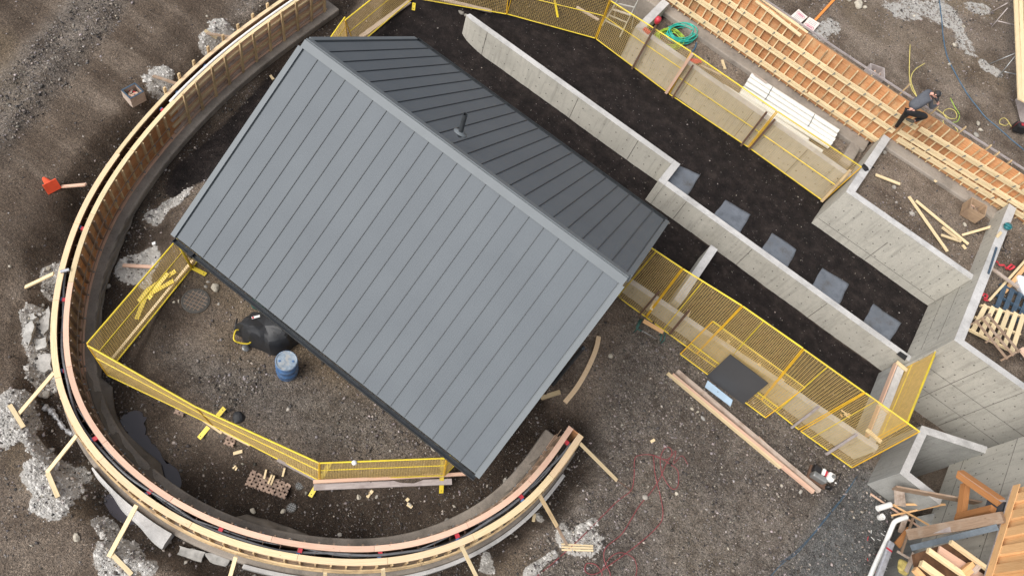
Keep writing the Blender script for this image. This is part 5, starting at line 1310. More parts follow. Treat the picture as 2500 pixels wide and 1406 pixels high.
# rocks one can tell apart
rocks = [(524, 702, .13, 'p', 'big tan stone beside the manhole cover'), (503, 700, .06, 's', 'small brown stone left of the big tan stone'), (508, 688, .055, 's', 'small reddish stone above the manhole cover'), (437, 735, .06, 'p', 'round stone left of the manhole cover'), (425, 738, .045, 'p', 'small pale stone left of the manhole cover'), (534, 742, .045, 's', 'small stone right of the manhole cover'),
         (1127, 32, .13, 's', 'round brown stone beside the tapered wall end'), (1137, 38, .08, 's', 'dark stone touching the tapered wall end'), (187, 1312, .11, 'p', 'round stone alone on the soil at lower left'), (112, 963, .12, 's', 'big grey stone between two left braces'), (97, 964, .06, 's', 'small stone left of the big grey stone'),
         (876, 1213, .08, 'p', 'pale stone below the grey plank, left'), (920, 1212, .065, 's', 'grey stone below the grey plank, middle'), (1000, 1232, .08, 'p', 'broken pale stone below the grey plank, right'), (1574, 1211, .09, 's', 'round brown stone inside the red hose loop'), (1652, 1205, .07, 'p', 'pale stone right of the red hose'),
         (1490, 869, .085, 'p', 'flat pale stone right of the curved offcut'), (1785, 990, .01, 'p', ''), (1690, 998, .06, 'p', 'pale stone on the gravel, left of two beside the beams'), (1703, 1005, .055, 'p', 'pale stone on the gravel, right of two beside the beams'), (1716, 1021, .10, 'r', 'flat angular grey stone left of the long beams'), (2095, 10, .22, 'p', 'large tan rock at the top edge right of the signs'),
         (2072, -3, .15, 'p', 'tan rock at the top edge left of the large one'), (2111, 18, .11, 'p', 'smaller tan rock right of the large one at the top'), (2388, 302, .09, 'p', 'pale stone right of the yellow cord'), (2394, 318, .10, 'p', 'second pale stone right of the yellow cord'), (2384, 330, .10, 's', 'flat stone below the pale stones right of the cord'), (2183, 457, .10, 's', 'reddish stone under the lumber in the bay'),
         (2228, 522, .09, 's', 'round stone in the bay with crossed lumber'), (2355, 549, .10, 'p', 'pale rounded stone in the bay near the open box'), (2160, 372, .12, 's', 'dark stone against the footing beside the cross wall'), (393, 403, .14, 'r', 'flat grey slab stone inside the ring near the roof edge'), (258, 676, .09, 's', 'stone by the inner footing at left'), (262, 700, .08, 's', 'lower stone by the inner footing at left'),
         (618, 1247, .10, 'p', 'pale upright stone near the trench below the blocks'), (691, 1247, .08, 'p', 'pale stone beside the lower small cover'), (571, 1236, .0, 'p', ''), (1062, 1091, .13, 'p', 'tan stone at the fence end under the roof'), (862, 1237, .0, 's', ''), (1092, 1270, .09, 's', 'stone in the trench at lower right, upper'), (1235, 1178, .12, 's', 'flat grey stone in the trench right of the roof corner'),
         (465, 1345, .10, 'r', 'broken slab piece outside the bottom formwork'), (1100, 1150, .0, 's', ''), (1028, 1400, .10, 's', 'grey stone at the bottom edge'), (830, 1305, .07, 's', 'stone in the bottom trench'), (1343, 1188, .10, 's', 'grey stone beside the ring right of the brown brace'), (1545, 1275, .0, 's', ''), (1778, 1338, .055, 'p', 'pale stone on the gravel near the blue line'),
         (1908, 1185, .07, 'p', 'tan stone left of the beams end'), (1955, 1200, .08, 's', 'grey stone below the beams end'), (620, 1410, .1, 's', 'grey stone cut by the bottom edge left of middle'), (1310, 1020, .055, 's', 'dark stone right of the lower roof edge'), (700, 60, .0, 's', ''), (610, 60, .05, 'p', 'pale stone outside the straight formwork'), (505, 40, .045, 'p', 'small pale stone on the upper dirt slope'),
         (118, 655, .07, 'p', 'pale stone outside the left ring'), (24, 650, .06, 'p', 'pale stone at the left edge of the photo'), (105, 745, .06, 's', 'small stone above the rubble slabs'), (2352, 65, .09, 'p', 'pale stone at the upper right'), (2232, 40, .07, 'p', 'pale stone in the light grey soil at the top right'), (2330, 110, .10, 'p', 'white streaked stone at the upper right'), (2318, 157, .08, 'p', 'pale stone right of the yellow cord top')]
for i, (u, v, r, kd, l) in enumerate(rocks):
    if r < .03: continue
    mb = MB(); q_ = G(u, v, r * .25, 2.5 if (u > 2000 and v < 560) else 0); mb.rock(q_, r, 100 + i, .62 if kd != 'r' else .3)
    solo('stone', mb, M[{'s': 'stone', 'p': 'palestone', 'r': 'rubble'}[kd]], l, 'stone', smooth=False)
# rubble slabs outside the ring at left
slabs = [([(100, 758), (122, 752), (125, 800), (108, 822), (92, 800)], 'upper broken concrete slab in the rubble at left'), ([(60, 792), (84, 782), (92, 805), (72, 828), (52, 815)], 'left broken concrete slab in the rubble'), ([(80, 826), (118, 832), (122, 850), (95, 856), (76, 842)], 'middle broken concrete slab in the rubble'),
         ([(58, 815), (78, 822), (72, 842), (55, 832)], 'small broken slab at the left tip of the rubble'), ([(90, 862), (124, 866), (128, 905), (104, 912), (84, 885)], 'lowest broken concrete slab in the rubble'), ([(70, 768), (86, 765), (92, 778), (78, 785)], 'small broken slab at the top of the rubble'), ([(500, 1350), (560, 1362), (552, 1382), (508, 1372)], 'flat broken slab outside the bottom formwork'), ([(440, 1330), (500, 1348), (492, 1372), (436, 1352)], 'wide flat slab beside the bottom formwork')]
for i, (poly, l) in enumerate(slabs):
    pl = [G(u, v, .05) for u, v in poly]; zz = sum(p.z for p in pl) / len(pl); cx_, cy_ = sum(p.x for p in pl) / len(pl), sum(p.y for p in pl) / len(pl)
    mb = MB(); pts_ = []
    for j in range(len(pl)):
        a, b2 = pl[j], pl[(j + 1) % len(pl)]
        for f_ in (0, .33, .66): q_ = a.lerp(b2, f_); pts_.append((q_.x + random.uniform(-.03, .03), q_.y + random.uniform(-.03, .03)))
    mb.prism(pts_, zz - .08, zz + .05)
    o = solo('broken_slab', mb, M['rubble'], l, 'slab', 'broken concrete slabs'); bevel(o, .012, 1)
    o.rotation_euler = (random.uniform(-.08, .08), random.uniform(-.08, .08), 0)
for i in range(16):
    q_ = G(random.uniform(65, 122), random.uniform(765, 880), .03); mb = MB(); mb.rock(q_, random.uniform(.04, .09), 300 + i, .6); solo('rubble_chunk', mb, M['rubble'], 'small angular concrete chunk in the rubble outside the left ring', 'rubble', 'small chunks of the rubble')
# wood blocks and bits on the soil
for i, (u, v, u2, v2, l) in enumerate(((897, 1213, 903, 1203, 'small square wood block below the grey plank, left'), (905, 1203, 910, 1196, 'small square wood block below the grey plank, upper'), (992, 1222, 998, 1216, 'small wood block right below the grey plank'), (994, 1230, 1006, 1238, 'pale chip of wood below the grey plank end'), (1589, 1078, 1598, 1073, 'small wood block on the gravel left of the beams'), (372, 596, 380, 593, 'white paper scrap inside the ring left of the roof'), (268, 570, 276, 567, 'white plastic scrap by the inner footing'), (513, 1155 + 110, 522, 1270, 'white scrap in the trench near the sheets'), (1305, 1254, 1302, 1272, 'thin stick right of the ring'), (660, 185, 668, 195, 'small wood scrap by the upper footing'))):
    lum('wood_block', (u, v), (u2, v2), .08, .04, 'lumber' if i not in (5, 6, 7) else 'white', l, 'scrap')
# compactor machine beside the beams
cb = G(1995, 1165); t = thing('plate_compactor', cb, 'small white and grey engine machine standing beside the long beams', 'machine')
e1 = (G(2012, 1170) - G(1978, 1148)).normalized(); e1.z = 0; e1.normalize(); e2 = Vector((-e1.y, e1.x, 0))
def ob_(a, b_, z): return cb + e1 * a + e2 * b_ + Vector((0, 0, z))
mb = MB(); mb.bar(ob_(-.34, -.02, .05), ob_(.28, -.02, .05), .46, .07); obj('base_plate', mb, M['brownsteel'], t)
mb = MB(); mb.bar(ob_(-.30, -.12, .24), ob_(.16, -.12, .24), .17, .26); bevel(obj('belt_guard', mb, M['greywood'] if False else M['steel'], t), .04, 3)
mb = MB(); mb.bar(ob_(-.30, .10, .20), ob_(-.06, .10, .20), .2, .2); bevel(obj('exciter_housing', mb, M['black'], t), .03, 2)
mb = MB(); mb.bar(ob_(-.08, .08, .34), ob_(.02, .08, .34), .2, .08); bevel(obj('engine_cover', mb, M['white'], t), .02, 2)
mb = MB(); mb.bar(ob_(.02, .08, .33), ob_(.08, .08, .33), .15, .07); obj('red_cap', mb, M['red'], t)
mb = MB(); mb.bar(ob_(.09, .04, .36), ob_(.30, .04, .36), .26, .2); bevel(obj('engine', mb, M['white'], t), .05, 3)
mb = MB(); mb.lathe(ob_(.22, .05, .47), [(.06, 0), (.06, .015), (.04, .02)], 16); obj('recoil_starter', mb, M['steel'], t)
mb = MB(); mb.tube([ob_(.34, -.22, .2), ob_(.36, -.2, .55), ob_(.36, .22, .55), ob_(.34, .24, .2)], .016, 8); obj('handle', mb, M['black'], t, True)
mb = MB(); mb.tube([ob_(.36, -.05, .4), ob_(.44, -.02, .36)], .02, 8); obj('lever', mb, M['white'], t, True)
mb = MB(); mb.lathe(ob_(.36, -.16, .12), [(.09, -.03), (.1, 0), (.09, .03)], 18, axis=e2); obj('wheel', mb, M['black'], t, True)
# green steel frame with orange board
t = thing('green_frame_cart', G(1590, 805), 'dark green steel frame cart with orange board at the fence foot', 'cart')
for a, b2 in (((1568, 778), (1555, 803)), ((1562, 780), (1553, 800)), ((1624, 812), (1622, 830)), ((1617, 812), (1612, 832)), ((1557, 803), (1566, 808))):
    mb = MB(); mb.tube([G(a[0], a[1], .3), G(b2[0], b2[1], .3)], .022, 8); obj('steel_tube', mb, M['darkgreen'], t, True)
for u, v in ((1556, 802), (1566, 780), (1622, 830), (1618, 810)):
    a = G(u, v, .3); mb = MB(); mb.tube([a, (a.x, a.y, a.z - .3)], .02, 8); obj('frame_leg', mb, M['darkgreen'], t, True)
mb = MB(); mb.tube([G(1560, 803, .3), G(1603, 827, .3)], .012, 8); obj('front_rail', mb, M['steel'], t, True)
mb = MB(); mb.bar(G(1571, 783, .34), G(1619, 811, .34), .13, .03); obj('orange_board', mb, M['cedar'], t)
# hoses
def hose(pts, r, mat, lab, z=.02, z0=0.0, nm='hose', grp=None, ground_z=True):
    w = [G(u, v, z, z0) for u, v in pts] if ground_z else [P(u, v, z) for u, v in pts]
    arr = catmull(np.array([tuple(p) for p in w]), 7); mb = MB()
    q = []
    for a in arr: q.append(Vector((a[0], a[1], (ground(a[0], a[1]) + z) if ground_z else a[2])))
    mb.tube(q, r, 6); solo(nm, mb, M[mat], lab, 'hose', grp, smooth=True)
hose([(1310, 1406), (1360, 1365), (1440, 1290), (1505, 1225), (1540, 1197), (1548, 1165), (1550, 1120), (1565, 1110), (1600, 1112), (1640, 1135), (1655, 1150), (1655, 1185), (1640, 1192), (1618, 1160), (1612, 1120), (1622, 1095), (1635, 1092), (1640, 1108), (1625, 1135), (1612, 1165), (1590, 1200), (1560, 1235), (1520, 1300), (1480, 1335), (1475, 1365), (1490, 1400), (1485, 1415)], .012, 'redhose', 'red air hose looping over the gravel, main run', grp='red air hoses')
hose([(1595, 1112), (1600, 1160), (1612, 1210), (1618, 1260), (1600, 1290), (1555, 1330), (1500, 1370), (1455, 1400), (1430, 1395), (1432, 1375), (1455, 1378), (1470, 1400), (1462, 1412)], .012, 'redhose', 'red air hose running down to the loops at the bottom edge', grp='red air hoses')
hose([(1680, 1135), (1665, 1112), (1645, 1130), (1650, 1100), (1630, 1120), (1600, 1115)], .010, 'redhose', 'thin red hose loops at the top of the tangle', grp='red air hoses')
hose([(1470, 1390), (1490, 1360), (1515, 1348), (1545, 1360), (1555, 1385), (1550, 1412)], .010, 'redhose', 'red hose arch at the bottom edge', grp='red air hoses')
hose([(2090, 1165), (2065, 1205), (2030, 1250), (1985, 1305), (1945, 1350), (1910, 1375), (1875, 1412)], .009, 'bluehose', 'blue line crossing the grey gravel')
hose([(2094, 1160), (2060, 1208), (2022, 1256), (1978, 1310), (1935, 1352), (1905, 1372)], .007, 'bluehose', 'second thinner blue line beside the first on the gravel')
hose([(2293, 0), (2300, 60), (2310, 130), (2330, 175), (2365, 235), (2400, 280), (2440, 315), (2480, 350), (2510, 375)], .020, 'bluehose', 'long blue hose along the upper right ground', z0=2.6)
hose([(2222, 110), (2220, 170), (2225, 215), (2240, 240)], .014, 'yellowcord', 'pale yellow cord running down to the worker', z0=2.6)
hose([(2258, 155), (2235, 170), (2224, 190), (2228, 212), (2238, 236)], .014, 'yellowcord', 'curved pale yellow cord beside the straight one', z0=2.6)
hose([(2286, 266), (2305, 280), (2320, 290), (2335, 288), (2332, 272), (2315, 266), (2303, 275), (2310, 288), (2325, 305), (2338, 318), (2335, 322), (2322, 320), (2303, 300), (2308, 292), (2325, 300)], .013, 'yellowcord', 'loose yellow cord loops right of the worker', z0=2.6)
hose([(2470, 310), (2455, 290), (2443, 292), (2441, 302), (2455, 307), (2465, 300)], .013, 'yellowcord', 'small yellow cord loop beside the dark red case', z0=2.6)
hose([(2320, 240), (2330, 260), (2342, 280), (2338, 296), (2326, 300)], .0132, 'lime', 'thin green cord behind the cord loops', z0=2.6)
rg = random.Random(3)
for (cu, cv, ru, rv, n_, r, mat, lab) in ((1662, 84, 36, 22, 9, .019, 'green', 'teal green hose coil behind the upper fence'), (1632, 98, 34, 24, 7, .015, 'lime', 'lime green hose coil left of the teal coil')):
    pts = []
    for i in range(n_ * 16):
        a = i / 16 * 2 * math.pi; k_ = 1 - .05 * (i // 16 % 5) + .04 * rg.uniform(-1, 1); q_ = P(cu + ru * k_ * math.cos(a) + 5 * math.sin(i * .21), cv + rv * k_ * math.sin(a) + 4 * math.sin(i * .13 + 2), 1.80); q_.z = 1.78 + .02 * (i // 16) + .02 * math.sin(i * .7); pts.append(q_)
    mb = MB(); mb.tube(pts, r, 6); solo('hose_coil', mb, M[mat], lab, 'hose', smooth=True)
hose([(1700, 105), (1697, 118), (1690, 128), (1692, 138)], .03, 'bluehose', 'dark blue hose fitting right of the teal coil', z0=1.7)
# white pipes
wp = [((1832, 184), (2046, 322), 2.02), ((1826, 194), (2040, 333), 1.99), ((1820, 205), (2036, 343), 1.99), ((1812, 216), (2030, 352), 1.96), ((1806, 226), (2024, 358), 1.87), ((1765, 212), (1972, 343), 1.81), ((1790, 238), (2006, 372), 1.79)]
for i, (a, b2, z_) in enumerate(wp):
    p0, p1 = P(a[0], a[1], z_), P(b2[0], b2[1], z_); d = (p1 - p0).normalized()
    t = thing('white_pipe', (p0 + p1) / 2, ['white pipe of the bundle, furthest from the fence', 'white pipe of the bundle, second from the far side', 'white pipe in the middle of the bundle', 'white pipe of the bundle, fourth from the far side', 'white pipe of the bundle, nearest the fence', 'loose white pipe lying half behind the fence rail, longest to the left', 'loose white pipe nearest the concrete wall'][i], 'pipe', 'white pipes behind the upper fence')
    mb = MB(); mb.lathe(p0, [(.092, 0), (.092, (p1 - p0).length), (.08, (p1 - p0).length), (.08, (p1 - p0).length - .3), (.001, (p1 - p0).length - .3)], 20, axis=d); obj('pipe_body', mb, M['foam'], t, True, auto=40)
for f_ in (.24, .72):
    a = [P(wp[i][0][0], wp[i][0][1], wp[i][2]).lerp(P(wp[i][1][0], wp[i][1][1], wp[i][2]), f_) + Vector((0, 0, .098)) for i in range(5)]
    a = [a[0] + Vector((0, .09, -.1))] + a + [a[-1] + Vector((0, -.1, -.1))]
    mb = MB()
    for i in range(len(a) - 1): mb.bar(a[i], a[i + 1], .02, .006)
    solo('strap', mb, M['black'], 'black strap round the white pipe bundle, ' + ('left' if f_ < .5 else 'right'), 'strap', 'straps on the white pipes')
lum('wood_block', (1763, 148), (1770, 170), .09, .05, 'lumber', 'pale wood block on the soil left of the white pipes', z0=1.7)
lum('wood_stick', (1840, 180), (1872, 203), .04, .03, 'weathered', 'thin stick lying across the end of the white pipes', z=2.2)
mb = MB()
for i in range(14): q_ = P(1697 + rg.uniform(-14, 14), 152 + rg.uniform(-8, 8), 1.78); mb.bar(q_ - Vector((.07, .03, 0)), q_ + Vector((.08, .05, .05)), .05, .04)
solo('red_clamps', mb, M['red'], 'heap of small red clamps behind the upper fence', 'clamps')
lum('plank', (1710, 160), (1760, 184), .07, .04, 'weathered', 'weathered batten on the soil behind the upper fence', z0=1.7)
lum('plank', (1640, 122), (1680, 150), .07, .04, 'pinkwood', 'pinkish batten by the joint of the upper fence', z0=1.7)
mb = MB(); mb.bar(P(1572, 70, 2.24), P(1586, 82, 2.24), .13, .07); solo('red_toolbox', mb, M['red'], 'small red box on the concrete cross wall by the ladder', 'box')
# stepladder
def ladder(nm, a0, a1, b0, b1, n, lab, mat, z0, z1, w=.03):
    A0, A1, B0, B1 = P(*a0, z0), P(*a1, z1), P(*b0, z0), P(*b1, z1)
    t = thing(nm, (A0 + B0) / 2, lab, 'ladder')
    for p0, p1 in ((A0, A1), (B0, B1)):
        mb = MB(); mb.bar(p0, p1, w, w * 1.6); obj('side_rail', mb, M[mat], t)
    for i in range(1, n + 1):
        f_ = i / (n + 1); mb = MB(); mb.bar(A0.lerp(A1, f_), B0.lerp(B1, f_), w * (2.6 if i % 3 == 0 else 1.3), w); obj('rung', mb, M[mat], t)
    for i, (p0, p1) in enumerate(((A0.lerp(A1, .9), A0 + Vector((.1, .7, 0))), (B0.lerp(B1, .9), B0 + Vector((.1, .7, 0))))):
        mb = MB(); mb.bar(p0, p1, w * .8, w * .8); obj('rear_leg', mb, M[mat], t)
ladder('stepladder', (1470, 64), (1512, -6), (1513, 91), (1558, 0), 4, 'white stepladder behind the upper fence at the top', 'aluminium', .9, 2.6)
# signs
def sign(c4, lab, flip, z=2.74):
    c = [P(u, v, z) for u, v in c4]; t = thing('warning_sign', sum(c, Vector()) / 4, lab, 'sign', 'two white signs on the soil')
    mb = MB(); mb.box8([p - Vector((0, 0, .02)) for p in (c[0], c[3], c[2], c[1])] + [c[0], c[3], c[2], c[1]]); pl = obj('board', mb, M['signface'], t)
    ux = (c[1] - c[0]); uy = (c[3] - c[0])     # ux along the text lines, uy down
    def pt(a, b_, h=.004): return c[0] + ux * a + uy * b_ + Vector((0, 0, h))
    y0 = .58 if flip else .16
    mb = MB(); pts = [pt(.5 + .36 * math.cos(k_ / 24 * 6.283) ** 1 * 1.0 if False else .5 + (.30 if math.cos(k_ / 24 * 6.283) > 0 else -.30) + .08 * math.cos(k_ / 24 * 6.283), y0 + .13 + .13 * math.sin(k_ / 24 * 6.283), .003) for k_ in range(25)]
    mb.tube(pts, .008, 4); obj('red_outline', mb, M['signred'], pl)
    mb = MB()
    for k_ in range(7):
        a = .24 + k_ * .08; mb.add([pt(a, y0 + .07), pt(a + .055, y0 + .07), pt(a + .055, y0 + .19), pt(a, y0 + .19)], [(3, 2, 1, 0)])
    obj('red_print', mb, M['signred'], pl)
    mb = MB()
    for r_ in range(3):
        yb = (.14 if flip else .50) + r_ * .13; a = .2
        while a < .78:
            w = random.uniform(.03, .09); mb.add([pt(a, yb), pt(a + w, yb), pt(a + w, yb + .05), pt(a, yb + .05)], [(3, 2, 1, 0)]); a += w + .025
    obj('grey_print', mb, M['signink'], pl)
sign([(1950, 23), (1972, 42), (1951, 60), (1929, 41)], 'white warning sign lying left of the other, with red band at its top', False)
sign([(1976, 42), (2002, 58), (1984, 79), (1957, 64)], 'white warning sign lying nearest the orange stake, with red band at its foot', True)
lum('orange_stake', (1990, 50), (2036, 0), .09, .03, 'orange', 'bright orange wooden stake lying at the top by the signs', 'stake', z0=2.6)
# sawhorses with long planks at the right edge
for i, (a, b2) in enumerate((((2490, -40), (2500, 250)), ((2478, -40), (2490, 245)), ((2502, -40), (2510, 248)))):
    lum('long_plank', a, b2, .16, .05, 'lumber', ['long pale plank on the trestles at the right edge, middle', 'long pale plank on the trestles at the right edge, innermost', 'long pale plank on the trestles at the right edge, outermost'][i], 'plank', z=3.5, group='planks on the trestles')
for i, (pts) in enumerate((((2415, 33), (2460, 8), (2421, 66), (2460, 20), (2436, 52), (2478, 62)), ((2415, 157), (2480, 130), (2436, 190), (2478, 138), (2452, 176), (2490, 184)))):
    t = thing('trestle', P(pts[2][0], pts[2][1], 2.62), 'grey steel trestle under the long planks, ' + ('upper' if i == 0 else 'lower'), 'trestle', 'trestles at the right edge')
    for k_ in range(3):
        mb = MB(); a, b2 = pts[2 * k_], pts[2 * k_ + 1]; mb.tube([P(a[0], a[1], 2.64 if k_ < 2 else 3.0), P(b2[0], b2[1], 3.45 if k_ < 2 else 3.0)], .02, 8); obj('steel_leg', mb, M['greywood'] if i == 0 else M['steel'], t, True)
mb = MB(); c = [P(u, v, 2.75) for u, v in ((2478, 244), (2510, 250), (2510, 320), (2492, 300))]; mb.box8([c[0], c[3], c[2], c[1]] + [p + Vector((0, 0, .4)) for p in (c[0], c[3], c[2], c[1])]); solo('plywood_sheet', mb, M['greywood'], 'dark grey panel below the long planks at the right edge', 'panel')
cb = P(2483, 318, 2.7); t = thing('tool_case', cb, 'dark red and black power unit at the right edge beside the blue hose', 'case')
mb = MB(); mb.bar(cb + Vector((-.2, -.1, .15)), cb + Vector((.2, .1, .15)), .3, .3); bevel(obj('case_body', mb, M['black'], t), .03, 2)
mb = MB(); mb.bar(cb + Vector((-.08, -.05, .31)), cb + Vector((.06, .02, .31)), .1, .03); obj('red_panel', mb, M['red'], t)
mb = MB(); mb.bar(cb + Vector((.0, .12, .31)), cb + Vector((.16, .2, .31)), .05, .03); obj('white_label', mb, M['white'], t)
mb = MB(); mb.tube([cb + Vector((-.24, -.22, .0)), cb + Vector((-.26, -.2, .42)), cb + Vector((.22, .06, .42)), cb + Vector((.26, .04, 0))], .018, 8); obj('frame', mb, M['redblack'], t, True)
# lumber in the bay
for (a, b2, w, l) in (((2219, 480), (2313, 614), .085, 'long stick of new lumber in the bay, left'), ((2236, 490), (2364, 596), .085, 'long stick of new lumber in the bay, crossing the pile'), ((2300, 555), (2346, 590), .085, 'short stick of new lumber under the long one'), ((2298, 574), (2340, 588), .08, 'shortest stick of new lumber in the pile'), ((2350, 574), (2436, 549), .08, 'stick of new lumber reaching to the end wall'), ((2138, 427), (2197, 450), .09, 'short thick piece of lumber beside the cross wall')):
    lum('lumber_piece', a, b2, w, .045, 'lumber', l, 'lumber', z=2.50, group='loose lumber in the soil bay')
lum('wood_block', (2350, 598), (2358, 608), .10, .03, 'lumber', 'square yellow wood block below the lumber pile', z=2.45)
lum('wood_block', (2282, 443), (2290, 440), .09, .03, 'lumber', 'small pale wood block near the footing in the bay', z=2.45)
# things on and behind the end wall
cb = P(2455, 556, 3.12); t = thing('circular_saw', cb, 'teal circular saw standing on the end wall', 'saw')
mb = MB(); mb.lathe(cb + Vector((0, 0, .06)), [(.11, -.03), (.13, 0), (.13, .05), (.08, .1), (.001, .12)], 18); obj('motor_housing', mb, M['teal'], t, True, auto=40)
mb = MB(); mb.lathe(cb + Vector((.05, .13, .05)), [(.12, -.006), (.12, .006)], 22, axis=(.2, 1, .3)); obj('blade', mb, M['steel'], t)
mb = MB(); mb.tube([cb + Vector((-.12, -.05, .1)), cb + Vector((-.1, -.12, .2)), cb + Vector((.08, -.1, .2)), cb + Vector((.1, -.02, .12))], .022, 8); obj('handle', mb, M['teal'], t, True)
lum('wood_block', (2434, 578), (2444, 567), .09, .04, 'lumber', 'small yellow block on the end wall beside the saw', z=3.1)
lum('spirit_level', (2413, 668), (2433, 604), .06, .03, 'navy', 'dark blue spirit level lying on the end wall', 'level', z=3.085)
hose([(2460, 575), (2450, 600), (2456, 612), (2446, 612), (2442, 604)], .012, 'black', 'black power cord hanging behind the end wall', z0=2.6)
lum('plank', (2421, 655), (2486, 702), .10, .05, 'weathered', 'weathered plank leaning from the end wall over the lumber', z=3.0)
lum('plank', (2415, 733), (2510, 628), .07, .045, 'lumber', 'thin pale lumber stick behind the end wall', z=2.8)
lum('plank', (2452, 712), (2512, 640), .13, .05, 'cedar', 'wide orange plank behind the end wall', z=2.72)
for (pp_, l) in (([(2430, 638), (2442, 646), (2455, 650), (2462, 658), (2475, 652), (2470, 645), (2458, 656)], 'red ribbon tangle behind the end wall, upper'), ([(2398, 722), (2404, 716), (2410, 726), (2402, 728), (2412, 734), (2418, 730)], 'red ribbon tangle behind the end wall, lower')):
    w = catmull(np.array([tuple(P(u, v, 2.75)) for u, v in pp_]), 5); mb = MB()
    for i in range(len(w) - 1): mb.bar(Vector(w[i]) + Vector((0, 0, .03 * math.sin(i))), Vector(w[i + 1]) + Vector((0, 0, .03 * math.sin(i + 1))), .06, .01)
    solo('red_ribbon', mb, M['red'], l, 'ribbon')
mb = MB(); q_ = P(2496, 700, 2.75); mb.rock(q_, .36, 8, .7, sub=3); solo('white_bag', mb, M['bagwhite'], 'bulky white bag at the right edge', 'bag', smooth=True)
# pallets
def pallet(c4, z, n, mat, lab, wfrac=.62, run=True, strm=3):
    c = [P(u, v, z) for u, v in c4]; t = thing('wooden_pallet', sum(c, Vector()) / 4 - Vector((0, 0, .12)), lab, 'pallet', 'wooden pallets behind the end wall')
    wd = (c[1] - c[0]).length / n * wfrac
    for i in range(n):
        f_ = (i + .5) / n; mb = MB(); mb.bar(c[0].lerp(c[1], f_), c[3].lerp(c[2], f_), wd, .022); obj('deck_board', mb, M[mat], t)
    for i in range(strm):
        f_ = [.03, .5, .97][i]; mb = MB(); mb.bar(c[0].lerp(c[3], f_) - Vector((0, 0, .06)), c[1].lerp(c[2], f_) - Vector((0, 0, .06)), .05, .09); obj('stringer', mb, M[mat], t)
pallet([(2398, 742), (2508, 770), (2480, 862), (2365, 803)], 2.95, 6, 'lumber', 'new pale wooden pallet lying behind the corner of the walls', .55)
pallet([(2418, 762), (2374, 786), (2452, 880), (2496, 856)], 3.35, 3, 'brownwood', 'weathered broken pallet lying on top of the pale one', .30)
pallet([(2445, 690), (2520, 730), (2495, 790), (2425, 745)], 2.80, 4, 'navy', 'blue painted pallet beside the white bag', .55)
mb = MB(); mb.bar(P(2492, 850, 3.0), P(2515, 880, 3.0), .2, .05); solo('pink_board', mb, M['pinkwood'], 'end of a pink board at the right edge below the pallets', 'board')
# ------------------------------------------------------------------ timber building corner at lower right
tb_ = thing('timber_building', (11.6, 11.8, 3.5), 'timber clad building corner with stepped orange boards at lower right', 'building')
y0t, y1t = 13.45, 7.5; xb = 11.56; n = 22; wdt = (y0t - y1t) / n
for i in range(n):
    ya, yb_ = y0t - i * wdt, y0t - (i + 1) * wdt; dx = 0.0 if i % 2 else .08
    mb = MB(); mb.box(xb + dx, xb + .30, yb_ + .003, ya - .003, 3.5, 7.5)
    # give the faces a vertical grain
    mb.uv = [[((v_ := mb.v[k_])[2], v_[1] + v_[0]) for k_ in f] for f in mb.f]
    obj('cladding_board', mb, M['cedar'], tb_)
mb = MB(); mb.box(xb - .025, xb - .004, y1t, y0t + .01, 3.5, 3.72); mb.uv = [[(mb.v[k_][1], mb.v[k_][2] + mb.v[k_][0]) for k_ in f] for f in mb.f]; obj('fascia_board', mb, M['cedar'], tb_)
mb = MB(); mb.box(xb - .03, xb + .33, y1t, y0t + .02, 3.46, 3.495); obj('bottom_flashing', mb, M['greywood'], tb_)
mb = MB(); mb.box(xb + .305, 16, y1t, y0t, 3.5, 7.5); obj('core_wall', mb, M['oldply'], tb_)
# bracket
br = thing('timber_bracket', P(2335, 1266, 2.0), 'triangular stained timber bracket above the concrete well', 'bracket')
cbt = P(2337, 1264, 2.0); ctp = cbt + Vector((0, 0, 1.35))
best = min(np.arange(.3, 3, .02), key=lambda h: abs((lambda c_: 1250 + FPX * c_.x / -c_.z)(ROT.transposed() @ (cbt + Vector((0, 0, h)) - Vector((0, 0, CAMZ)))) - 2425)); ctp = cbt + Vector((0, 0, best))
bt = P(2357, 1182, 2.1)
ae = P(2343, 1156, 2.3)
mb = MB(); mb.bar(cbt, ctp, .16, .2, (0, 1, 0)); obj('post', mb, M['glulam'], br)
mb = MB(); mb.bar(cbt + Vector((0, .1, .12)), bt, .16, .2); obj('tie_beam', mb, M['glulam'], br)
mb = MB(); mb.bar(ae, P(2444, 1226, ctp.z + .05), .2, .22); o = obj('top_beam', mb, M['glulam'], br); mb = MB(); a_, b_ = ae + Vector((0, 0, .115)), P(2444, 1226, ctp.z + .05) + Vector((0, 0, .115)); mb.bar(a_, b_, .205, .012); obj('weathered_top', mb, M['greywood'], o)
mb = MB(); q_ = P(2452, 1238, ctp.z); mb.box8([q_ + Vector(v_) for v_ in ((-.28, -.3, -.3), (.3, -.3, -.3), (.3, .2, -.3), (-.28, .2, -.3), (-.1, -.2, .1), (.25, -.2, .1), (.25, .1, .1), (-.1, .1, .1))]); obj('boot_flashing', mb, M['charcoal'], br)
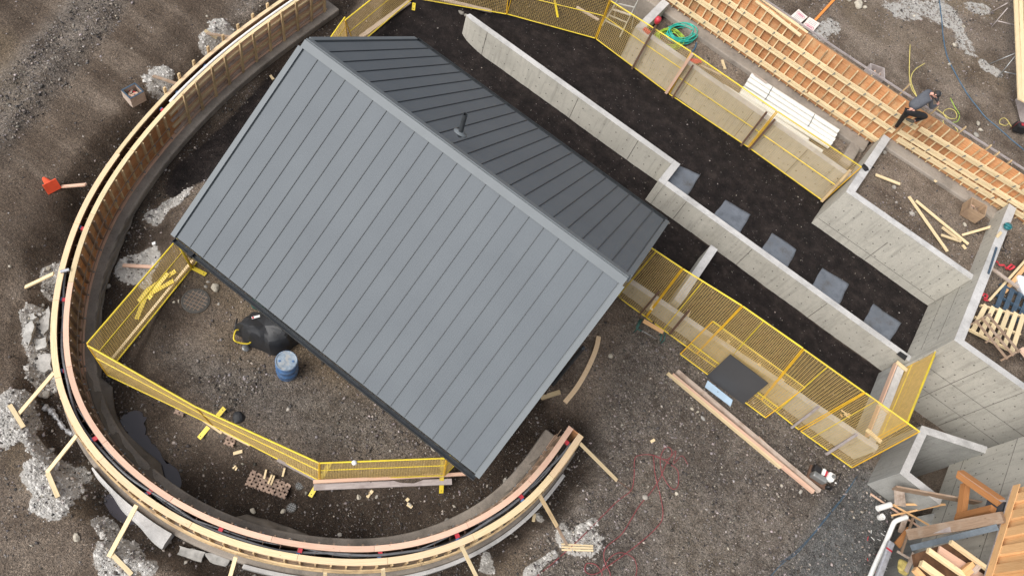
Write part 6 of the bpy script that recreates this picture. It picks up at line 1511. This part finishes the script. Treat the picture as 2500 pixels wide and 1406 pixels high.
# sloping timber beam with flashing
p0, p1 = P(2218, 1305, 1.3), P(2450, 1262, 3.65)
mb = MB(); mb.bar(p0, p1, .28, .16); solo('sloping_beam', mb, M['brownwood'], 'wide brown timber beam running to the timber building', 'beam')
mb = MB(); mb.bar(p0 + Vector((.0, .05, .09)), p0.lerp(p1, .45) + Vector((0, -.08, .09)), .14, .03); solo('grey_board', mb, M['greywood'], 'grey board end lying on the wide brown beam', 'board')
mb = MB(); mb.bar(P(2226, 1336, 1.4), P(2438, 1285, 3.5), .15, .12); solo('metal_channel', mb, M['flash'], 'blue grey metal channel below the wide brown beam', 'channel')
mb = MB(); mb.bar(P(2190, 1330, .5), P(2222, 1292, .55), .2, .06); solo('brown_board', mb, M['glulam'], 'reddish brown board at the foot of the wide beam', 'board')
mb = MB(); mb.bar(P(2200, 1350, .7), P(2230, 1262, .75), .06, .05); solo('grey_batten', mb, M['brownwood'], 'rough dark batten crossing the foot of the wide beam', 'batten')
mb = MB(); mb.bar(P(2183, 1190, 1.3), P(2405, 1230, 1.9), .05, .30); solo('dark_plank', mb, M['brownwood'], 'long dark plank edge crossing the well and the concrete wall', 'plank')
mb = MB(); c = [P(u, v, z) for u, v, z in ((2184, 1230, .6), (2212, 1236, .6), (2208, 1200, 1.2), (2182, 1192, 1.2))]; mb.box8(c + [p + Vector((0, -.03, .02)) for p in c]); solo('plywood_scrap', mb, M['weathered'], 'worn plywood scrap against the well wall', 'board')
for i, (a, za, b2, zb_, w, mt, l) in enumerate((((2125, 1205), .15, (2248, 1288), .3, .05, 'pinkwood', 'thin reddish strip from the well corner'), ((2180, 1232), .5, (2268, 1281), .5, .05, 'cedar', 'second thin reddish strip below the well'), ((2183, 1231), .6, (2308, 1231), .9, .06, 'cedar', 'thin orange strip against the well wall, upper'), ((2176, 1258), .3, (2300, 1232), .8, .05, 'cedar', 'thin orange strip against the well wall, lower'), ((2198, 1300), .1, (2213, 1255), .3, .16, 'weathered', 'weathered board behind the white elbow pipe'))):
    mb = MB(); mb.bar(P(a[0], a[1], za), P(b2[0], b2[1], zb_), w, .03); solo('wood_strip', mb, M[mt], l, 'strip')
mb = MB(); mb.box8([P(2240, 1290, -1.0) , P(2350, 1262, -1.0), P(2340, 1240, -1.0), P(2232, 1262, -1.0)] + [P(2240, 1290, .15), P(2350, 1262, .15), P(2340, 1240, .15), P(2232, 1262, .15)]); solo('concrete_ledge', mb, M['concrete_grey'], 'low concrete ledge between the well and the wide beam', 'ledge')
# lumber below
mb = MB(); mb.prism([tuple(P(u, v, 3.0))[:2] for u, v in ((2232, 1352), (2300, 1330), (2330, 1322), (2404, 1392), (2400, 1460), (2250, 1460))], 2.9, 3.0); solo('hollow_shade_sheet', mb, M['darkply'], 'dark brown sheet painting the shaded hollow below the pale timber pieces, bottom right', 'hollow shade sheet')  # added dark sheet, its colour stands for the shade in the hollow
for i, (a, b2, z_, w, h, mt, l) in enumerate((((2265, 1342), (2405, 1440), 3.3, .12, .10, 'lumber', 'pale timber running below the metal channel, first'), ((2290, 1345), (2420, 1430), 3.15, .30, .05, 'pinkwood', 'wide pale board below the metal channel'), ((2320, 1322), (2410, 1388), 3.4, .10, .1, 'lumber', 'pale timber running below the metal channel, upper'), ((2232, 1388), (2262, 1420), 3.1, .14, .12, 'cedar', 'stacked orange timber end at the bottom, left'), ((2248, 1374), (2300, 1412), 3.15, .16, .12, 'lumber', 'stacked pale timber end at the bottom, right'), ((2350, 1400), (2375, 1380), 3.3, .2, .15, 'cedar', 'short timber block at the bottom right'), ((2375, 1395), (2392, 1376), 3.35, .12, .1, 'weathered', 'short weathered timber block at the bottom right'), ((2190, 1345), (2226, 1366), .7, .06, .04, 'weathered', 'thin weathered batten left of the timber stack'), ((2212, 1395), (2232, 1350), .8, .12, .02, 'weathered', 'pointed pale board left of the timber stack'))):
    mb = MB(); mb.bar(P(a[0], a[1], z_), P(b2[0], b2[1], z_), w, h); solo('stacked_timber', mb, M[mt], l, 'timber', 'timber pieces below the metal channel')
mb = MB(); c_ = P(2310, 1370, -.4); mb.box(c_.x - .7, w9x - .01, c_.y - 2.6, c_.y + .5, -1.5, .02); solo('dark_floor_slab', mb, M['concrete_grey'], 'shaded concrete slab under the timber at lower right', 'slab')
mb = MB(); mb.rock(P(2206, 1385, .15), .25, 9, .5, sub=3); solo('insulation_heap', mb, M['insul'], 'crumpled yellow insulation at the bottom edge', 'insulation')
hose([(2168, 1396), (2190, 1384), (2215, 1388), (2240, 1398)], .02, 'black', 'black cable arching over the insulation', z=.5)
# white pipes at lower right
def pipe(pts, r, lab, mat='white', inner=False):
    w = [P(u, v, z) for u, v, z in pts]; mb = MB(); mb.tube(w, r, 16); solo('white_pipe_piece', mb, M[mat], lab, 'pipe', smooth=True, auto=40)
pipe([(2142, 1241, .25), (2175, 1231, .30)], .085, 'short thick white pipe offcut on the gravel by the well')
t = thing('white_pipe_ring', P(2146, 1262, .1), 'open white pipe ring standing on the gravel', 'pipe')
mb = MB(); mb.lathe(P(2146, 1263, .05), [(.075, 0), (.09, .02), (.09, .17), (.075, .17), (.072, .05), (.001, .05)], 22); obj('ring', mb, M['white'], t, True, auto=40)
w = catmull(np.array([tuple(P(u, v, z)) for u, v, z in ((2214, 1262, .75), (2197, 1267, .72), (2184, 1274, .66), (2177, 1288, .6), (2170, 1305, .5), (2160, 1328, .45), (2140, 1370, .4), (2122, 1412, .4))]), 8)
mb = MB(); mb.tube([Vector(a) for a in w], .068, 16); solo('white_elbow_pipe', mb, M['white'], 'long white pipe with an elbow at the bottom right', 'pipe', smooth=True, auto=50)
t = thing('wrapped_duct', P(2165, 1365, .5), 'silver wrapped duct with a red tape band beside the white pipe', 'duct')
mb = MB(); mb.bar(P(2176, 1322, .75), P(2140, 1420, .75), .19, .13); bevel(obj('duct_body', mb, M['foil'], t), .04, 2)
mb = MB(); mb.bar(P(2164, 1336, .82), P(2178, 1346, .82), .05, .01); obj('red_tape', mb, M['red'], t)
rg = random.Random(5)
for i in range(18):
    u, v = 2118 + rg.random() * 60, 1290 + rg.random() * 110; q_ = G(u, v, .02); an = rg.random() * 6.28; d = Vector((math.cos(an), math.sin(an), 0)) * rg.uniform(.02, .07)
    mb = MB(); mb.bar(q_ - d, q_ + d, .015, .01); solo('litter_strip', mb, M['white' if i % 4 else 'red'], 'tiny plastic litter strip on the gravel left of the white pipe' if i % 4 else 'tiny red litter strip on the gravel left of the white pipe', 'litter', 'white litter by the white pipe' if i % 4 else 'red litter by the white pipe')
# plastic film left of the ring, near the second brace
pts = [G(u, v, .04) for u, v in ((105, 992), (125, 1003), (140, 1022), (152, 1040), (165, 1052), (182, 1062))]
arr = catmull(np.array([tuple(p) for p in pts]), 6); mb = MB()
mb.tube([Vector((a[0], a[1], ground(a[0], a[1]) + .04)) for a in arr], [.05 + .03 * math.sin(i * 1.1) * math.sin(i * .37) + (.03 if i < 8 else 0) for i in range(len(arr))], 7)
solo('plastic_film', mb, M['plasticfilm'], 'twisted clear plastic film between two left braces', 'film')
mb = MB(); mb.rock(P(2112, 410, 2.74), .15, 21, .35, sub=3); solo('black_cloth', mb, M['black'], 'crumpled black cloth lying over the concrete cross wall', 'cloth')
mb = MB(); c_ = P(2205, 869, 1.115); mb.box8([c_ + Vector(v_) for v_ in ((-.22, -.1, 0), (.1, -.12, 0), (.12, .1, 0), (-.15, .08, 0), (-.22, -.1, .012), (.1, -.12, .012), (.12, .1, .012), (-.15, .08, .012))]); solo('black_membrane_scrap', mb, M['black'], 'black scrap on the low wall end by the highest wall', 'scrap')
rg = random.Random(9)
for i in range(5):
    q_ = G(2068 + rg.uniform(-14, 14), 1012 + rg.uniform(-9, 12), .03); an = rg.random() * 6.28; d = Vector((math.cos(an), math.sin(an), 0)) * rg.uniform(.04, .1)
    mb = MB(); mb.bar(q_ - d, q_ + d, .05, .02); solo('wood_chip', mb, M['cedar' if i % 2 else 'lumber'], 'small chip of wood ' + ['nearest', 'second', 'third', 'fourth', 'furthest'][i] + ' from the board-edged end wall, behind the fence', 'chip', 'wood chips in the corner behind the fence')
mb = MB(); mb.rock(G(583, 1018, .04), .17, 12, .35); solo('dark_bag', mb, M['black'], 'small dark crumpled bag beside the edge-on fence', 'bag')
for i, (v, dv) in enumerate(((1330, 0), (1336, 0), (1342, 0))): lum('wood_stick', (1370, v - 2 + i), (1447, v + 2), .045, .03, 'lumber', ['upper pale stick on the bottom grout patch', 'middle pale stick on the bottom grout patch', 'lower pale stick on the bottom grout patch'][i], 'stick', group='sticks on the bottom grout patch')
lum('muddy_stake', (1352, 1275), (1382, 1330), .07, .04, 'brownwood', 'muddy stake running into the bottom grout patch', 'stake')
lum('steel_rod', (1505, 1170), (1545, 1200), .02, .02, 'brownsteel', 'thin rusty rod at the end of the slim brace', 'rod')
lum('steel_rod', (640, 137), (658, 156), .02, .02, 'steel', 'short rod with red tip by the upper footing', 'rod')
lum('plank', (1075, 0), (1200, 30), .14, .05, 'weathered', 'weathered plank under the top fence left of the tag', 'plank')
lum('plank', (880, 92), (1000, 5), .16, .05, 'weathered', 'weathered plank along the foot of the fence above the roof peak', 'plank')
lum('plank', (1408, 18), (1462, 50), .10, .05, 'weathered', 'slanting plank behind the top fence near the ladder', 'plank', z0=.8)

# ------------------------------------------------------------------ the worker
def skinmesh(name, joints, edges, parent, mat, root=0, sub=2, label=None):
    # joints: (x,y,z,r)
    vs = np.array([j[:3] for j in joints]); o = Vector((vs[:, 0].mean(), vs[:, 1].mean(), vs[:, 2].min()))
    me = bpy.data.meshes.new(name); me.from_pydata([tuple(Vector(v) - o) for v in vs], edges, []); me.materials.append(M[mat])
    ob = bpy.data.objects.new(name, me); scene.collection.objects.link(ob); ob.parent = parent; ob.location = o - ORG[parent.name]; ORG[ob.name] = o
    m_ = ob.modifiers.new('skin', 'SKIN'); m_.use_smooth_shade = True
    sk = me.skin_vertices[0].data
    for i, j in enumerate(joints): sk[i].radius = (j[3], j[4] if len(j) > 4 else j[3]); sk[i].use_root = (i == root)
    s = ob.modifiers.new('sub', 'SUBSURF'); s.levels = sub; s.render_levels = sub
    # bake to plain mesh
    dg = bpy.context.evaluated_depsgraph_get(); dg.update(); ev = bpy.data.meshes.new_from_object(ob.evaluated_get(dg))
    ob.modifiers.clear(); ob.data = ev
    if label: ob['label'] = label
    return ob
man = thing('person', P(2200, 300, 2.78), 'worker in grey sweater, black trousers and black cap kneeling across the long formwork', 'person')
def J(u, v, z, r, r2=None): q_ = P(u, v, z); return (q_.x, q_.y, q_.z, r) if r2 is None else (q_.x, q_.y, q_.z, r, r2)
zk = 4.02     # top of the formwork
hipc = P(2224, 263, 4.62)
hl, hr = P(2221, 270, 4.58), P(2229, 277, 4.56)
kl, kr = P(2205, 286, 3.85), P(2262, 284, 4.16)
fl, fr = P(2186, 313, 2.90), P(2228, 297, 4.05)
toel, toer = P(2178, 318, 2.82), P(2216, 292, 4.04)
neck = P(2270, 229, 4.98); chest = P(2255, 240, 4.92); mid = P(2240, 252, 4.78)
head = P(2286, 231, 5.05)
shl, shr = P(2266, 223, 4.98), P(2272, 244, 4.88)
ell, elr = P(2284, 238, 4.62), P(2273, 264, 4.58)
hal, har = P(2290, 250, 4.42), P(2288, 256, 4.42)
def V4(v, r): return (v.x, v.y, v.z, r)
js = [V4(hipc, .11), V4(mid, .11), V4(chest, .135), V4(neck, .055), V4(neck.lerp(head, .7), .06), V4(hl, .075), V4(kl, .05), V4(fl, .035), V4(toel, .035), V4(hr, .075), V4(kr, .05), V4(fr, .035), V4(toer, .035), V4(shl, .06), V4(ell, .042), V4(hal, .03), V4(shr, .06), V4(elr, .042), V4(har, .03)]
body = skinmesh('body', js, [(0, 1), (1, 2), (2, 3), (3, 4), (0, 5), (5, 6), (6, 7), (7, 8), (0, 9), (9, 10), (10, 11), (11, 12), (2, 13), (13, 14), (14, 15), (2, 16), (16, 17), (17, 18)], man, 'skin')
js = [V4(hipc.lerp(mid, -.25), .19), V4(mid, .2), V4(chest, .20), V4(neck.lerp(chest, .35), .085), V4(shl, .085), V4(ell, .062), V4(ell.lerp(hal, .85), .042), V4(shr, .085), V4(elr, .062), V4(elr.lerp(har, .85), .042)]
skinmesh('sweater', js, [(0, 1), (1, 2), (2, 3), (2, 4), (4, 5), (5, 6), (2, 7), (7, 8), (8, 9)], man, 'sweater')
js = [V4(hipc, .19), V4(hl, .135), V4(kl, .088), V4(fl.lerp(kl, .12), .065), V4(hr, .125), V4(kr, .09), V4(fr.lerp(kr, .12), .065)]
skinmesh('trousers', js, [(0, 1), (1, 2), (2, 3), (0, 4), (4, 5), (5, 6)], man, 'trousers')
for a, b2 in ((fl, toel), (fr, toer)):
    d = (b2 - a).normalized(); skinmesh('boot', [V4(a - d * .06, .05), V4(a, .06), V4(b2, .048), V4(b2 + d * .07, .04)], [(0, 1), (1, 2), (2, 3)], man, 'boots')
fd = Vector((.75, -.35, -.55)).normalized()      # where he looks
mb = MB(); up_ = Vector((.35, .2, .8)).normalized(); sx_ = fd.cross(up_).normalized(); up2 = sx_.cross(fd)
def ell_(mb, c, a, b_, c3, ra, rb, rc, n=14, m_=10):
    vs = []
    for i in range(m_ + 1):
        th = math.pi * i / m_
        for k_ in range(n):
            ph = 2 * math.pi * k_ / n; vs.append(c + a * ra * math.sin(th) * math.cos(ph) + b_ * rb * math.sin(th) * math.sin(ph) + c3 * rc * math.cos(th))
    mb.add(vs, [(i * n + k_, i * n + (k_ + 1) % n, (i + 1) * n + (k_ + 1) % n, (i + 1) * n + k_) for i in range(m_) for k_ in range(n)])
ell_(mb, head, fd, sx_, up2, .098, .078, .118)
ell_(mb, head + fd * .1 - up2 * .01, fd, sx_, up2, .025, .014, .02, 8, 6)
for s_ in (-1, 1): ell_(mb, head + sx_ * .08 * s_, fd, sx_, up2, .022, .012, .032, 8, 6)
hd = obj('head', mb, M['skin'], man, True)
mb = MB()
for s_ in (-1, 1): ell_(mb, head + fd * .088 + sx_ * .032 * s_ + up2 * .02, fd, sx_, up2, .012, .013, .009, 8, 6)
obj('eyes', mb, M['black'], hd, True)
mb = MB(); ell_(mb, head + fd * .09 - up2 * .06, fd, sx_, up2, .01, .025, .006, 8, 6); obj('mouth', mb, M['pinkwood'], hd, True)
mb = MB(); ell_(mb, head - fd * .012 + up2 * .012, fd, sx_, up2, .103, .086, .116); obj('hair', mb, M['hair'], hd, True)
mb = MB(); ell_(mb, head + up2 * .05 - fd * .005, fd, sx_, up2, .112, .095, .088)
cap_ = obj('cap', mb, M['cap'], man, True)
mb = MB(); q_ = head + up2 * .045 + fd * .10; mb.box8([q_ + sx_ * a * .07 + fd * b_ - up2 * .02 * b_ / .1 + up2 * h for h in (0, .012) for a, b_ in ((-1, 0), (1, 0), (.75, .085), (-.75, .085))]); obj('cap_peak', mb, M['cap'], cap_)
mb = MB(); q_ = head + up2 * .139; mb.box8([q_ + sx_ * a * .025 + fd * b_ * .02 + up2 * h for h in (0, .006) for a, b_ in ((-1, -1), (1, -1), (1, 1), (-1, 1))]); obj('cap_patch', mb, M['steel'], cap_)
for hb_, eb in ((hal, ell), (har, elr)):
    d = (hb_ - eb).normalized(); s1 = d.cross(Vector((0, 0, 1))).normalized(); n1 = s1.cross(d)
    js = [V4(hb_, .028), V4(hb_ + d * .05, .032), V4(hb_ + d * .075, .03)]; ed = [(0, 1), (1, 2)]
    for k_, (sp_, L) in enumerate(((-.03, .055), (-.01, .065), (.01, .06), (.028, .045))):
        b_ = hb_ + d * .08 + s1 * sp_; js += [V4(b_, .0095), V4(b_ + d * L * .6 + n1 * -.012, .0085), V4(b_ + d * L - n1 * .035, .0075)]; i = len(js) - 3; ed += [(2, i), (i, i + 1), (i + 1, i + 2)]
    b_ = hb_ + d * .035 - s1 * .035; js += [V4(b_, .011), V4(b_ + d * .04 - s1 * .015 - n1 * .01, .009)]; i = len(js) - 2; ed += [(1, i), (i, i + 1)]
    skinmesh('hand', js, ed, man, 'skin', 1, 1)
print('objects', len(bpy.data.objects))
